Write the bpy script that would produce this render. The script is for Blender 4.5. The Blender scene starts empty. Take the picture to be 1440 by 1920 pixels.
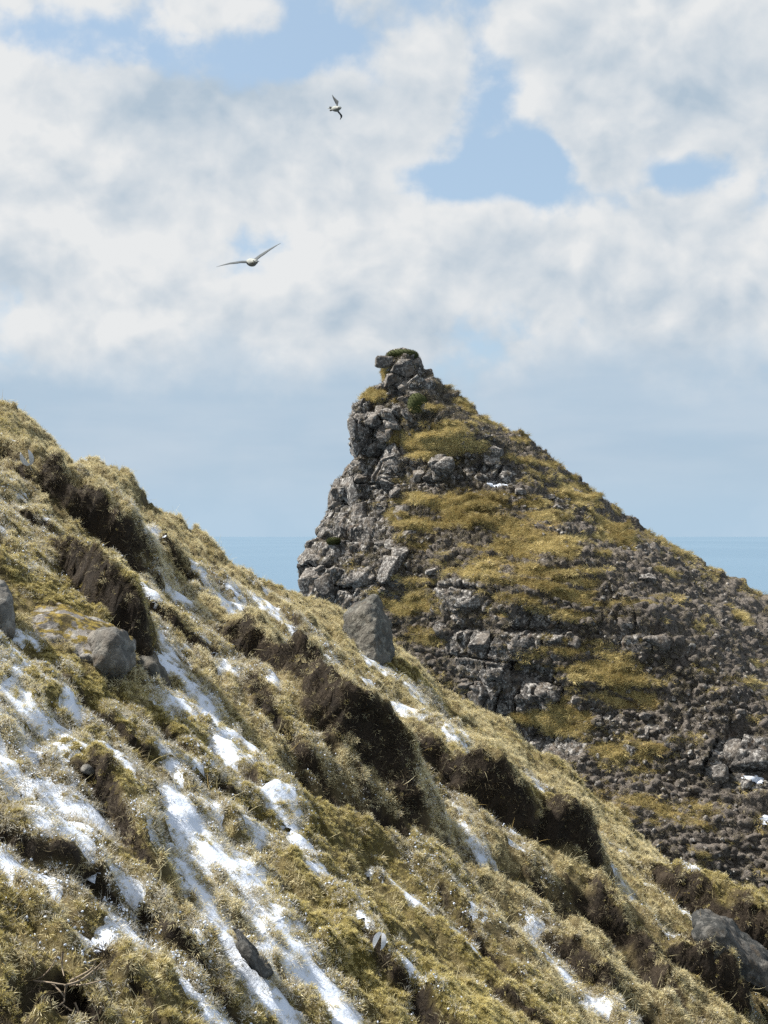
import bpy, bmesh, math
import numpy as np
from mathutils import Vector, Matrix, Euler

R = math.radians
rng = np.random.default_rng(11)
scene = bpy.context.scene
COL = scene.collection

# ------------------------------------------------------------------ camera
F = 2600.0                       # focal length in photo pixels (1440 x 1920)
PITCH = math.atan(43.0 / F)
cam_d = bpy.data.cameras.new('camera')
cam = bpy.data.objects.new('camera', cam_d)
COL.objects.link(cam)
cam_d.sensor_fit = 'VERTICAL'
cam_d.sensor_height = 36.0
cam_d.lens = F * 36.0 / 1920.0
cam_d.clip_start = 0.1
cam_d.clip_end = 90000.0
cam.location = (0, 0, 0)
cam.rotation_euler = (math.pi / 2 + PITCH, 0, 0)
scene.camera = cam

# ------------------------------------------------------------------ light
SUN_EL, SUN_AZ = R(51), R(-77)          # azimuth measured from +Y (view direction) towards +X
sun_dir = Vector((math.sin(SUN_AZ) * math.cos(SUN_EL), math.cos(SUN_AZ) * math.cos(SUN_EL), math.sin(SUN_EL)))
sun_d = bpy.data.lights.new('sun', 'SUN')
sun_d.energy = 5.0
sun_d.angle = R(0.5)
sun_d.color = (1.0, 0.95, 0.86)
sun = bpy.data.objects.new('sun', sun_d)
sun.rotation_euler = sun_dir.to_track_quat('Z', 'Y').to_euler()
sun.location = (-20, 10, 40)
COL.objects.link(sun)

scene.view_settings.view_transform = 'Standard'
scene.view_settings.look = 'None'
scene.view_settings.exposure = 1.12
scene.view_settings.gamma = 1.0
scene.view_settings.use_curve_mapping = False
scene.render.engine = 'CYCLES'
scene.cycles.max_bounces = 4
scene.cycles.diffuse_bounces = 2
scene.cycles.use_denoising = False


# ------------------------------------------------------------------ node helper
class NT:
    def __init__(self, tree):
        self.t = tree
        tree.nodes.clear()

    def n(self, typ, **props):
        nd = self.t.nodes.new(typ)
        for k, v in props.items():
            setattr(nd, k, v)
        return nd

    def put(self, sock, v):
        if v is None:
            return
        if hasattr(v, 'is_output'):
            self.t.links.new(v, sock)
        else:
            if isinstance(v, (tuple, list)) and len(v) == 3 and sock.type == 'RGBA':
                v = (*v, 1.0)
            sock.default_value = v

    def math(self, op, a, b=None, c=None, clamp=False):
        nd = self.n('ShaderNodeMath', operation=op, use_clamp=clamp)
        self.put(nd.inputs[0], a)
        self.put(nd.inputs[1], b)
        self.put(nd.inputs[2], c)
        return nd.outputs[0]

    def vec(self, op, a, b=None):
        nd = self.n('ShaderNodeVectorMath', operation=op)
        self.put(nd.inputs[0], a)
        if op == 'SCALE':
            self.put(nd.inputs[3], b)
        else:
            self.put(nd.inputs[1], b)
        return nd.outputs['Value'] if op in ('LENGTH', 'DOT_PRODUCT', 'DISTANCE') else nd.outputs[0]

    def ramp(self, v, a, b, lo=0.0, hi=1.0, smooth=True):
        nd = self.n('ShaderNodeMapRange', interpolation_type='SMOOTHSTEP' if smooth else 'LINEAR')
        self.put(nd.inputs['Value'], v)
        self.put(nd.inputs['From Min'], a)
        self.put(nd.inputs['From Max'], b)
        self.put(nd.inputs['To Min'], lo)
        self.put(nd.inputs['To Max'], hi)
        return nd.outputs['Result']

    def mix(self, f, a, b, blend='MIX'):
        nd = self.n('ShaderNodeMix', data_type='RGBA', blend_type=blend)
        self.put(nd.inputs[0], f)
        self.put(nd.inputs[6], a)
        self.put(nd.inputs[7], b)
        return nd.outputs[2]

    def noise(self, vec, scale, detail=4.0, rough=0.5, dist=0.0):
        nd = self.n('ShaderNodeTexNoise')
        self.put(nd.inputs['Vector'], vec)
        self.put(nd.inputs['Scale'], scale)
        self.put(nd.inputs['Detail'], detail)
        self.put(nd.inputs['Roughness'], rough)
        self.put(nd.inputs['Distortion'], dist)
        return nd.outputs['Fac']

    def noisecol(self, vec, scale, detail=2.0):
        nd = self.n('ShaderNodeTexNoise')
        self.put(nd.inputs['Vector'], vec)
        self.put(nd.inputs['Scale'], scale)
        self.put(nd.inputs['Detail'], detail)
        return nd.outputs['Color']

    def voro(self, vec, scale, feature='F1', out='Distance'):
        nd = self.n('ShaderNodeTexVoronoi', feature=feature)
        self.put(nd.inputs['Vector'], vec)
        self.put(nd.inputs['Scale'], scale)
        return nd.outputs[out]

    def attr(self, name, out='Fac', typ='GEOMETRY'):
        nd = self.n('ShaderNodeAttribute', attribute_name=name, attribute_type=typ)
        return nd.outputs[out]

    def bump(self, h, strength=0.5, dist=0.05):
        nd = self.n('ShaderNodeBump')
        self.put(nd.inputs['Height'], h)
        nd.inputs['Strength'].default_value = strength
        nd.inputs['Distance'].default_value = dist
        return nd.outputs[0]


# ------------------------------------------------------------------ world: Nishita sky and cumulus
def pdir(px, py):
    """unit direction through a photo pixel"""
    u, w = (px - 720.0) / F, (960.0 - py) / F
    c, s = math.cos(PITCH), math.sin(PITCH)
    return Vector((u, c - w * s, s + w * c)).normalized()


world = bpy.data.worlds.new('World')
scene.world = world
world.use_nodes = True
W = NT(world.node_tree)
sky = W.n('ShaderNodeTexSky', sky_type='NISHITA')
sky.sun_disc = False
sky.sun_elevation = SUN_EL
sky.sun_rotation = SUN_AZ
sky.altitude = 60
sky.air_density = 1.0
sky.dust_density = 1.4
sky.ozone_density = 1.6
WD = W.n('ShaderNodeTexCoord').outputs['Generated']
WD = W.vec('NORMALIZE', WD)
sep = W.n('ShaderNodeSeparateXYZ')
W.put(sep.inputs[0], WD)
EL = sep.outputs[2]


def blobs(p, lst):
    tot = None
    for (px, py, rx, rz, w) in lst:
        c = pdir(px, py)
        d = W.vec('SUBTRACT', p, tuple(c))
        d = W.vec('MULTIPLY', d, (F / rx, F / rx, F / rz))
        l = W.vec('LENGTH', d)
        v = W.ramp(l, 1.0, 0.0, 0.0, w)
        tot = v if tot is None else W.math('ADD', tot, v)
    return tot


# blue gaps (negative) and cloud masses (positive), as directions in the sky
SKYB = [(880, 325, 240, 90, -0.54), (1010, 300, 125, 115, -0.34), (920, 170, 125, 130, -0.38), (1290, 335, 125, 70, -0.40),
        (300, 100, 420, 110, -0.44), (60, 40, 260, 120, -0.12), (560, 90, 240, 120, -0.22), (150, 190, 90, 70, -0.25),
        (420, 330, 420, 210, 0.34), (120, 330, 260, 210, 0.22), (130, 600, 360, 160, 0.20), (1250, 190, 220, 190, 0.30),
        (900, 500, 420, 130, 0.36), (1270, 520, 360, 160, 0.36), (700, 610, 260, 130, 0.24), (730, 90, 150, 120, 0.16),
        (1180, 40, 330, 110, 0.34), (1120, 230, 80, 150, 0.22), (620, 230, 180, 100, 0.18), (330, 610, 330, 120, 0.2),
        (820, 290, 110, 45, 0.25)]


def cloud_density(p, with_blobs, detail, rough):
    wv = W.vec('SUBTRACT', W.noisecol(p, 11.0, 4.0), (0.5, 0.5, 0.5))
    q = W.vec('ADD', p, W.vec('SCALE', wv, 0.045))
    q = W.vec('MULTIPLY', q, (1.0, 1.0, 1.2))
    a = W.noise(q, 8.0, detail, rough)
    vn = W.n('ShaderNodeTexVoronoi', feature='F1', normalize=True)
    W.put(vn.inputs['Vector'], q)
    vn.inputs['Scale'].default_value = 15.0
    vn.inputs['Detail'].default_value = 2.0
    vn.inputs['Roughness'].default_value = 0.55
    vn.inputs['Lacunarity'].default_value = 2.3
    puff = vn.outputs['Distance']
    d = W.math('MULTIPLY', W.math('SUBTRACT', a, 0.5), 1.35)
    d = W.math('ADD', d, W.math('MULTIPLY', W.math('SUBTRACT', 0.36, puff), 0.75))
    return W.math('ADD', d, with_blobs)


WW = W.vec('ADD', WD, W.vec('SCALE', W.vec('SUBTRACT', W.noisecol(WD, 7.0, 5.0), (0.5, 0.5, 0.5)), 0.065))
BL = blobs(WW, SKYB)
E0 = cloud_density(WD, BL, 6.0, 0.54)
sv = Vector((-0.45, 0.0, 0.9)) * 0.018
E1 = cloud_density(W.vec('ADD', WD, tuple(sv)), BL, 6.0, 0.54)
base_cov = 0.065
fin = W.noise(WD, 60.0, 5.0, 0.6)
dens = W.math('ADD', E0, W.math('ADD', W.math('MULTIPLY', W.math('SUBTRACT', fin, 0.5), 0.22), base_cov))
alpha = W.ramp(dens, -0.13, 0.14)
relief = W.math('SUBTRACT', E0, E1)
soft = W.noise(W.vec('MULTIPLY', WD, (1, 1, 1.5)), 4.0, 3.0, 0.45)
lit = W.math('ADD', W.math('MULTIPLY', relief, 2.3), W.ramp(dens, 0.0, 0.45, 0.80, 0.52))
lit = W.math('ADD', lit, W.math('MULTIPLY', W.math('SUBTRACT', soft, 0.5), 2.2), clamp=True)
ccol = W.mix(lit, (2.85, 3.5, 4.15), (5.2, 5.3, 5.35))
skyc = W.mix(0.62, sky.outputs[0], (3.1, 4.1, 5.05))
skyc = W.mix(alpha, skyc, ccol)
# the low grey-blue deck behind the cumulus bases
deckn = W.noise(W.vec('MULTIPLY', WD, (1.0, 1.0, 5.0)), 5.0, 5.0, 0.5)
edge = W.math('ADD', EL, W.math('MULTIPLY', W.math('SUBTRACT', W.noise(WD, 14.0, 6.0, 0.55), 0.5), 0.085))
deck = W.ramp(edge, 0.142, 0.095)
deckc = W.mix(W.ramp(deckn, 0.3, 0.7), (2.75, 3.6, 4.45), (3.3, 4.0, 4.7))
deckc = W.mix(W.ramp(EL, 0.06, 0.0), deckc, (2.85, 3.85, 4.8))
skyc = W.mix(W.math('MULTIPLY', deck, 0.93), skyc, deckc)
bg = W.n('ShaderNodeBackground')
W.put(bg.inputs[0], skyc)
bg.inputs[1].default_value = 0.072
wo = W.n('ShaderNodeOutputWorld')
W.put(wo.inputs[0], bg.outputs[0])
world.cycles.sampling_method = 'MANUAL'
world.cycles.sample_map_resolution = 512

# ------------------------------------------------------------------ numpy noise
_T = np.random.default_rng(5).random((64, 64, 64)).astype(np.float32)


def vnoise(x, y, z=0.0):
    x, y, z = np.broadcast_arrays(np.asarray(x, np.float32), np.asarray(y, np.float32), np.asarray(z, np.float32))
    fx, fy, fz = np.floor(x), np.floor(y), np.floor(z)
    i, j, k = fx.astype(np.int64), fy.astype(np.int64), fz.astype(np.int64)
    a, b, c = x - fx, y - fy, z - fz
    a, b, c = a * a * (3 - 2 * a), b * b * (3 - 2 * b), c * c * (3 - 2 * c)
    i0, j0, k0, i1, j1, k1 = i & 63, j & 63, k & 63, (i + 1) & 63, (j + 1) & 63, (k + 1) & 63
    e = _T[i0, j0, k0] * (1 - a) + _T[i1, j0, k0] * a
    f = _T[i0, j1, k0] * (1 - a) + _T[i1, j1, k0] * a
    g = _T[i0, j0, k1] * (1 - a) + _T[i1, j0, k1] * a
    h = _T[i0, j1, k1] * (1 - a) + _T[i1, j1, k1] * a
    return (e * (1 - b) + f * b) * (1 - c) + (g * (1 - b) + h * b) * c


def fbm(x, y, z=0.0, o=4, g=0.5):
    t, am, s = 0.0, 1.0, 0.0
    for k in range(o):
        t = t + am * vnoise(x * 2 ** k + 17.3 * k, y * 2 ** k + 5.1 * k, np.asarray(z) * 2 ** k + 9.7 * k)
        s += am
        am *= g
    return t / s - 0.5


_J = np.random.default_rng(8).random((32, 32, 32, 4)).astype(np.float32)


def worley(x, y, z):
    """F1, F2 and the random value of the nearest cell"""
    x, y, z = [np.asarray(v, np.float32) for v in np.broadcast_arrays(x, y, z)]
    fx, fy, fz = np.floor(x).astype(np.int64), np.floor(y).astype(np.int64), np.floor(z).astype(np.int64)
    f1 = np.full(x.shape, 9.0, np.float32)
    f2 = f1.copy()
    idv = np.zeros(x.shape, np.float32)
    for i in (-1, 0, 1):
        for j in (-1, 0, 1):
            for k in (-1, 0, 1):
                c = _J[(fx + i) & 31, (fy + j) & 31, (fz + k) & 31]
                d = np.sqrt((fx + i + c[..., 0] - x) ** 2 + (fy + j + c[..., 1] - y) ** 2 + (fz + k + c[..., 2] - z) ** 2)
                near = d < f1
                f2 = np.where(near, f1, np.minimum(f2, d))
                idv = np.where(near, c[..., 3], idv)
                f1 = np.where(near, d, f1)
    return f1, f2, idv


def sst(a, b, v):
    t = np.clip((v - a) / (b - a), 0, 1)
    return t * t * (3 - 2 * t)


def project(P):
    """photo pixel and depth of world points"""
    c, s = math.cos(PITCH), math.sin(PITCH)
    d = P[..., 1] * c + P[..., 2] * s
    w = -P[..., 1] * s + P[..., 2] * c
    return 720 + F * P[..., 0] / d, 960 - F * w / d, d


# ------------------------------------------------------------------ object helpers
def tag(o, label=None, cat=None, group=None, kind=None):
    for k, v in (('label', label), ('category', cat), ('group', group), ('kind', kind)):
        if v:
            o[k] = v
    return o


def link(name, me, mats, parent=None):
    o = bpy.data.objects.new(name, me)
    for m in (mats if isinstance(mats, (list, tuple)) else [mats]):
        if m and m.name not in [q.name for q in me.materials]:
            me.materials.append(m)
    if parent:
        o.parent = parent
    COL.objects.link(o)
    return o


def mesh_np(name, V, Fq, smooth=True):
    me = bpy.data.meshes.new(name)
    V = np.asarray(V, np.float32).reshape(-1, 3)
    Fq = np.asarray(Fq, np.int32)
    k = Fq.shape[1]
    me.vertices.add(len(V))
    me.vertices.foreach_set('co', V.ravel())
    me.loops.add(Fq.size)
    me.loops.foreach_set('vertex_index', Fq.ravel())
    me.polygons.add(len(Fq))
    me.polygons.foreach_set('loop_start', np.arange(0, Fq.size, k, dtype=np.int32))
    me.update(calc_edges=True)
    me.validate()
    me.polygons.foreach_set('use_smooth', np.full(len(me.polygons), smooth))
    return me


def set_attr(me, name, arr):
    a = me.attributes.new(name, 'FLOAT', 'POINT')
    a.data.foreach_set('value', np.asarray(arr, np.float32).ravel())


def grid_faces(nr, nc, wrap=False):
    i, j = np.meshgrid(np.arange(nr - 1), np.arange(nc if wrap else nc - 1), indexing='ij')
    j2 = (j + 1) % nc
    return np.stack([i * nc + j, i * nc + j2, (i + 1) * nc + j2, (i + 1) * nc + j], -1).reshape(-1, 4)


def normals_grid(P, wrap=False):
    if wrap:
        du = np.roll(P, -1, 1) - np.roll(P, 1, 1)
    else:
        du = np.gradient(P, axis=1)
    dv = np.gradient(P, axis=0)
    n = np.cross(du, dv)
    return n / (np.linalg.norm(n, axis=-1, keepdims=True) + 1e-9)


def euler_from_dir(d, spin):
    """XYZ eulers that turn +Z onto d with a spin about it"""
    d = d / np.linalg.norm(d, axis=-1, keepdims=True)
    ref = np.where(np.abs(d[:, 2:3]) < 0.95, np.array([[0, 0, 1.0]]), np.array([[1.0, 0, 0]]))
    a = np.cross(ref, d)
    a /= np.linalg.norm(a, axis=-1, keepdims=True)
    b = np.cross(d, a)
    c, s = np.cos(spin)[:, None], np.sin(spin)[:, None]
    X = a * c + b * s
    Y = -a * s + b * c
    return np.stack([np.arctan2(Y[:, 2], d[:, 2]), -np.arcsin(np.clip(X[:, 2], -1, 1)), np.arctan2(X[:, 1], X[:, 0])], -1)


SRC = bpy.data.collections.new('sources')


def scatter(name, P, eul, scl, idx, tint, sources, parent=None):
    """one object of uncountable pieces: instances of the source meshes on points"""
    me = bpy.data.meshes.new(name)
    me.vertices.add(len(P))
    me.vertices.foreach_set('co', np.asarray(P, np.float32).ravel())
    a = me.attributes.new('rot', 'FLOAT_VECTOR', 'POINT')
    a.data.foreach_set('vector', np.asarray(eul, np.float32).ravel())
    s = np.asarray(scl, np.float32)
    if s.ndim == 1:
        s = np.repeat(s[:, None], 3, 1)
    a = me.attributes.new('scl', 'FLOAT_VECTOR', 'POINT')
    a.data.foreach_set('vector', s.ravel())
    a = me.attributes.new('idx', 'INT', 'POINT')
    a.data.foreach_set('value', np.asarray(idx, np.int32))
    set_attr(me, 'tint', tint)
    o = bpy.data.objects.new(name, me)
    COL.objects.link(o)
    if parent:
        o.parent = parent
    col = bpy.data.collections.new(name + '_pieces')
    for k, (sm, mat) in enumerate(sources):
        sm.materials.clear()
        sm.materials.append(mat)
        so = bpy.data.objects.new('%s_piece_%02d' % (name, k), sm)
        col.objects.link(so)
    ng = bpy.data.node_groups.new(name + '_scatter', 'GeometryNodeTree')
    ng.interface.new_socket('Geometry', in_out='INPUT', socket_type='NodeSocketGeometry')
    ng.interface.new_socket('Geometry', in_out='OUTPUT', socket_type='NodeSocketGeometry')
    gi, go = ng.nodes.new('NodeGroupInput'), ng.nodes.new('NodeGroupOutput')
    ci = ng.nodes.new('GeometryNodeCollectionInfo')
    ci.inputs[0].default_value = col
    ci.inputs['Separate Children'].default_value = True
    ci.inputs['Reset Children'].default_value = True
    iop = ng.nodes.new('GeometryNodeInstanceOnPoints')
    iop.inputs['Pick Instance'].default_value = True

    def na(n, t):
        q = ng.nodes.new('GeometryNodeInputNamedAttribute')
        q.data_type = t
        q.inputs[0].default_value = n
        return q.outputs[0]
    L = ng.links.new
    e2r = ng.nodes.new('FunctionNodeEulerToRotation')
    L(na('rot', 'FLOAT_VECTOR'), e2r.inputs[0])
    L(gi.outputs[0], iop.inputs['Points'])
    L(ci.outputs[0], iop.inputs['Instance'])
    L(na('idx', 'INT'), iop.inputs['Instance Index'])
    L(e2r.outputs[0], iop.inputs['Rotation'])
    L(na('scl', 'FLOAT_VECTOR'), iop.inputs['Scale'])
    L(iop.outputs[0], go.inputs[0])
    md = o.modifiers.new('scatter', 'NODES')
    md.node_group = ng
    return o


# ------------------------------------------------------------------ materials
def principled(name):
    m = bpy.data.materials.new(name)
    m.use_nodes = True
    t = NT(m.node_tree)
    b = t.n('ShaderNodeBsdfPrincipled')
    b.inputs['Specular IOR Level'].default_value = 0.25
    o = t.n('ShaderNodeOutputMaterial')
    t.put(o.inputs[0], b.outputs[0])
    return m, t, b


def objco(t):
    return t.n('ShaderNodeTexCoord').outputs['Object']


def geopos(t):
    return t.n('ShaderNodeNewGeometry').outputs['Position']


def rock_material(name, dark, mid, pale, scale=1.0, lichen=0.35, moss=0.0):
    m, t, b = principled(name)
    p = geopos(t)
    n1 = t.noise(p, 1.7 * scale, 6, 0.6)
    n2 = t.noise(p, 9.0 * scale, 6, 0.65)
    c = t.mix(t.ramp(n1, 0.35, 0.65), dark, mid)
    c = t.mix(t.math('MULTIPLY', t.ramp(n2, 0.50, 0.60), lichen), c, pale)
    c = t.mix(t.ramp(t.noise(p, 4.2 * scale, 6, 0.7), 0.54, 0.64, 0.0, 0.75), c, (0.045, 0.042, 0.042))
    rnd = t.n('ShaderNodeObjectInfo').outputs['Random']
    c = t.mix(t.math('MULTIPLY', rnd, 0.55), c, t.mix(t.ramp(n1, .4, .6), dark, (0.13, 0.105, 0.08)))
    n3 = t.noise(p, 2.9 * scale, 5, 0.6)
    c = t.mix(t.ramp(n3, 0.56, 0.66, 0.0, 0.55), c, (0.10, 0.075, 0.05))
    if moss > 0:
        nz = t.n('ShaderNodeSeparateXYZ')
        t.put(nz.inputs[0], t.n('ShaderNodeNewGeometry').outputs['Normal'])
        mm = t.math('MULTIPLY', t.ramp(t.math('ADD', nz.outputs[2], t.math('MULTIPLY', t.math('SUBTRACT', n3, 0.5), 2.6)), 0.68, 0.85), moss)
        c = t.mix(mm, c, t.mix(t.ramp(n2, .4, .62), (0.045, 0.034, 0.010), (0.24, 0.175, 0.03)))
    t.put(b.inputs['Base Color'], c)
    b.inputs['Roughness'].default_value = 0.92
    h = t.math('ADD', t.noise(p, 6.0 * scale, 8, 0.7), t.math('MULTIPLY', t.voro(p, 3.0 * scale, 'DISTANCE_TO_EDGE'), 0.4))
    t.put(b.inputs['Normal'], t.bump(h, 0.9, 0.10 / scale))
    return m


M_CLIFF = rock_material('cliff_rock', (0.10, 0.095, 0.095), (0.235, 0.22, 0.21), (0.50, 0.49, 0.465), 0.9, 0.8)
M_STONE = rock_material('hill_stone', (0.05, 0.046, 0.044), (0.16, 0.148, 0.138), (0.46, 0.445, 0.42), 0.8, 0.8)
M_NEAR = rock_material('near_rock', (0.10, 0.098, 0.092), (0.19, 0.182, 0.17), (0.36, 0.35, 0.32), 1.8, 0.7)
M_NEARMOSS = rock_material('near_mossy_rock', (0.13, 0.12, 0.115), (0.25, 0.235, 0.22), (0.38, 0.37, 0.34), 1.8, 0.6, 0.95)
M_DARKROCK = rock_material('dark_slab_rock', (0.032, 0.034, 0.034), (0.065, 0.065, 0.063), (0.18, 0.175, 0.165), 2.0, 0.6)
M_CREST = rock_material('crest_rock', (0.055, 0.056, 0.052), (0.11, 0.11, 0.10), (0.25, 0.25, 0.225), 1.8, 0.7)

# hill ground
M_HILL, t, b = principled('hill_ground')
p = geopos(t)
g = t.attr('grass')
rk = t.attr('rock')
n_s = t.noise(t.vec('MULTIPLY', p, (1.0, 1.0, 2.6)), 1.6, 7, 0.65)
n_f = t.noise(p, 5.5, 6, 0.7)
n_l = t.noise(p, 0.35, 3, 0.5)
earth = t.mix(t.ramp(n_f, 0.35, 0.65), (0.06, 0.052, 0.046), (0.20, 0.175, 0.15))
earth = t.mix(t.ramp(n_l, 0.4, 0.65, 0, 0.45), earth, (0.12, 0.105, 0.095))
grs = t.mix(t.ramp(n_s, 0.35, 0.66), (0.10, 0.07, 0.03), (0.30, 0.225, 0.09))
grs = t.mix(t.ramp(n_f, 0.55, 0.75, 0, 0.6), grs, (0.25, 0.21, 0.06))
rockc = t.mix(t.ramp(n_f, 0.38, 0.62), (0.040, 0.038, 0.037), (0.135, 0.126, 0.118))
rockc = t.mix(t.ramp(t.noise(p, 3.0, 7, 0.7), 0.51, 0.60, 0, 0.8), rockc, (0.50, 0.48, 0.455))
rockc = t.mix(t.ramp(t.noise(p, 1.3, 7, 0.7), 0.53, 0.63, 0, 0.6), rockc, (0.14, 0.10, 0.07))
c = t.mix(t.ramp(t.math('ADD', g, t.math('MULTIPLY', t.math('SUBTRACT', n_f, 0.5), 0.5)), 0.35, 0.6), earth, grs)
c = t.mix(t.ramp(t.math('ADD', rk, t.math('MULTIPLY', t.math('SUBTRACT', n_s, 0.5), 0.5)), 0.4, 0.6), c, rockc)
t.put(b.inputs['Base Color'], c)
b.inputs['Roughness'].default_value = 0.95
t.put(b.inputs['Normal'], t.bump(t.math('ADD', n_f, t.noise(p, 1.8, 6, 0.7)), 1.0, 0.22))

# foreground soil
M_SOIL, t, b = principled('hillside_turf')
p = geopos(t)
n1 = t.noise(p, 5.0, 6, 0.65)
n2 = t.noise(p, 30.0, 6, 0.7)
st = t.attr('steep')
mo = t.attr('moss')
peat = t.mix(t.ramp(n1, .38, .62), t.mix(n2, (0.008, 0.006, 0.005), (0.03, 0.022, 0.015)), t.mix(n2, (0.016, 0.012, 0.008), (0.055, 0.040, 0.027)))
turf = t.mix(t.ramp(n1, 0.35, 0.65), (0.055, 0.043, 0.02), (0.15, 0.118, 0.056))
mossc = t.mix(n2, (0.045, 0.037, 0.010), (0.13, 0.105, 0.025))
c = t.mix(mo, turf, mossc)
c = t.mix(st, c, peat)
t.put(b.inputs['Base Color'], c)
b.inputs['Roughness'].default_value = 0.95
t.put(b.inputs['Normal'], t.bump(t.math('ADD', n2, n1), 0.9, 0.03))

# snow
M_SNOW, t, b = principled('thin_snow')
p = geopos(t)
n2 = t.noise(p, 45.0, 5, 0.6)
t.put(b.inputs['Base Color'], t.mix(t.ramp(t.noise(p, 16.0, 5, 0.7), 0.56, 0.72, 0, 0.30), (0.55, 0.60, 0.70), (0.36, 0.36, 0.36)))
b.inputs['Roughness'].default_value = 0.75
b.inputs['Subsurface Weight'].default_value = 0.0
t.put(b.inputs['Normal'], t.bump(n2, 0.6, 0.012))


def blade_material(name, cols, rough=0.75):
    """cols: root, dark, light, alternative"""
    m, t, b = principled(name)
    tin = t.attr('tint', 'Fac', 'INSTANCER')
    v = t.attr('blade')
    hgt = t.attr('height')
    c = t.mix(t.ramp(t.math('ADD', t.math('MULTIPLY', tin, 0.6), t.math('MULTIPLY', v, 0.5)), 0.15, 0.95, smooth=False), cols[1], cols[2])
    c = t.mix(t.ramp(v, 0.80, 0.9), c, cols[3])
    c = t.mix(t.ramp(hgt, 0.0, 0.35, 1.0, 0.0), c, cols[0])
    t.put(b.inputs['Base Color'], c)
    b.inputs['Roughness'].default_value = rough
    b.inputs['Specular IOR Level'].default_value = 0.2
    # dry blades let a little light through
    tr = t.n('ShaderNodeBsdfTranslucent')
    t.put(tr.inputs[0], c)
    mx = t.n('ShaderNodeMixShader')
    mx.inputs[0].default_value = 0.28
    t.put(mx.inputs[1], b.outputs[0])
    t.put(mx.inputs[2], tr.outputs[0])
    out = [q for q in t.t.nodes if q.type == 'OUTPUT_MATERIAL'][0]
    t.put(out.inputs[0], mx.outputs[0])
    return m


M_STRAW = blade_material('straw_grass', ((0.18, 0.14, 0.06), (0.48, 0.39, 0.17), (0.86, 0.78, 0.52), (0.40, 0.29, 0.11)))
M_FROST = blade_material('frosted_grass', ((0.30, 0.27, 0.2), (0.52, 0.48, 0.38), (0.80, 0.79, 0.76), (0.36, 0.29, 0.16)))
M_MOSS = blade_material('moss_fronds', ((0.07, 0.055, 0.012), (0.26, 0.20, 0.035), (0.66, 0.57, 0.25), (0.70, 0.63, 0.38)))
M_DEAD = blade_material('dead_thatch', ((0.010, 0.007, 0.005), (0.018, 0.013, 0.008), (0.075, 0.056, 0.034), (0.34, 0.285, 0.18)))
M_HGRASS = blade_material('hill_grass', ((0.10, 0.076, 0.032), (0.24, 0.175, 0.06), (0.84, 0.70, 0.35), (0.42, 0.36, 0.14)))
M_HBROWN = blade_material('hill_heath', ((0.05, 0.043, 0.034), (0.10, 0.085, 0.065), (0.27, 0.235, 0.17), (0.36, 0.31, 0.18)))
M_HMOSS = blade_material('hill_moss', ((0.025, 0.03, 0.010), (0.035, 0.045, 0.014), (0.075, 0.085, 0.025), (0.09, 0.08, 0.03)))


# ------------------------------------------------------------------ tuft and rock meshes
def tuft(seed, n, height, spread, width, curl, lean=0.0, segs=3):
    """a clump of curved, tapering blades"""
    r = np.random.default_rng(seed)
    V, Fc, bl, hg = [], [], [], []
    for k in range(n):
        a = r.random() * 2 * math.pi
        rad = spread * math.sqrt(r.random())
        o = np.array([rad * math.cos(a), rad * math.sin(a), -0.02 * height])
        a2 = a + r.normal() * 0.9
        out = np.array([math.cos(a2), math.sin(a2), 0])
        h = height * (0.45 + 0.75 * r.random())
        w = width * (0.6 + 0.7 * r.random())
        tilt = 0.15 + curl * r.random() * 1.3 + lean
        side = np.array([-out[1], out[0], 0])
        tw = r.normal() * 0.7
        side = side * math.cos(tw) + np.array([0, 0, 1]) * math.sin(tw) * 0.4
        pt = o.copy()
        base = len(V)
        ang = tilt * 0.25
        bv = r.random()
        for s in range(segs + 1):
            f = s / segs
            ww = w * (1 - f) ** 0.6 if s < segs else 0
            if s < segs:
                V += [pt - side * ww / 2, pt + side * ww / 2]
                bl += [bv, bv]
                hg += [f, f]
            else:
                V.append(pt.copy())
                bl.append(bv)
                hg.append(1.0)
            ang += tilt / segs * (1.0 + 0.4 * r.normal())
            pt = pt + (out * math.sin(ang) + np.array([0, 0, 1]) * math.cos(ang)) * h / segs
        for s in range(segs - 1):
            i = base + 2 * s
            Fc.append((i, i + 1, i + 3, i + 2))
        i = base + 2 * (segs - 1)
        Fc.append((i, i + 1, i + 2))
    me = bpy.data.meshes.new('tuft')
    me.from_pydata([tuple(q) for q in V], [], Fc)
    set_attr(me, 'blade', bl)
    set_attr(me, 'height', hg)
    for q in me.polygons:
        q.use_smooth = True
    return me


def rock_mesh(seed, sub=3, cuts=7, p=3.2, rough=0.10, size=(1, 1, 1), cutlo=0.62):
    """a weathered block about 2 units across: rounded cube with planar breaks and pitted faces"""
    r = np.random.default_rng(seed)
    bm = bmesh.new()
    bmesh.ops.create_icosphere(bm, subdivisions=sub, radius=1.0)
    V = np.array([v.co[:] for v in bm.verts])
    Fc = np.array([[v.index for v in f.verts] for f in bm.faces])
    bm.free()
    V /= (np.abs(V) ** p).sum(1, keepdims=True) ** (1 / p)
    for k in range(cuts):
        n = r.normal(size=3)
        n /= np.linalg.norm(n)
        d = cutlo + 0.33 * r.random()
        e = V @ n - d
        V = V - np.where(e > 0, e, 0)[:, None] * n * 1.0
    o = r.random(3) * 40
    nn = V / np.linalg.norm(V, axis=1, keepdims=True)
    q = V * 1.6 + o
    V = V + nn * (fbm(q[:, 0], q[:, 1], q[:, 2], 5, 0.55) * 2 * rough)[:, None]
    V *= np.array(size)
    return mesh_np('rock', V, Fc, smooth=True)


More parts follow.
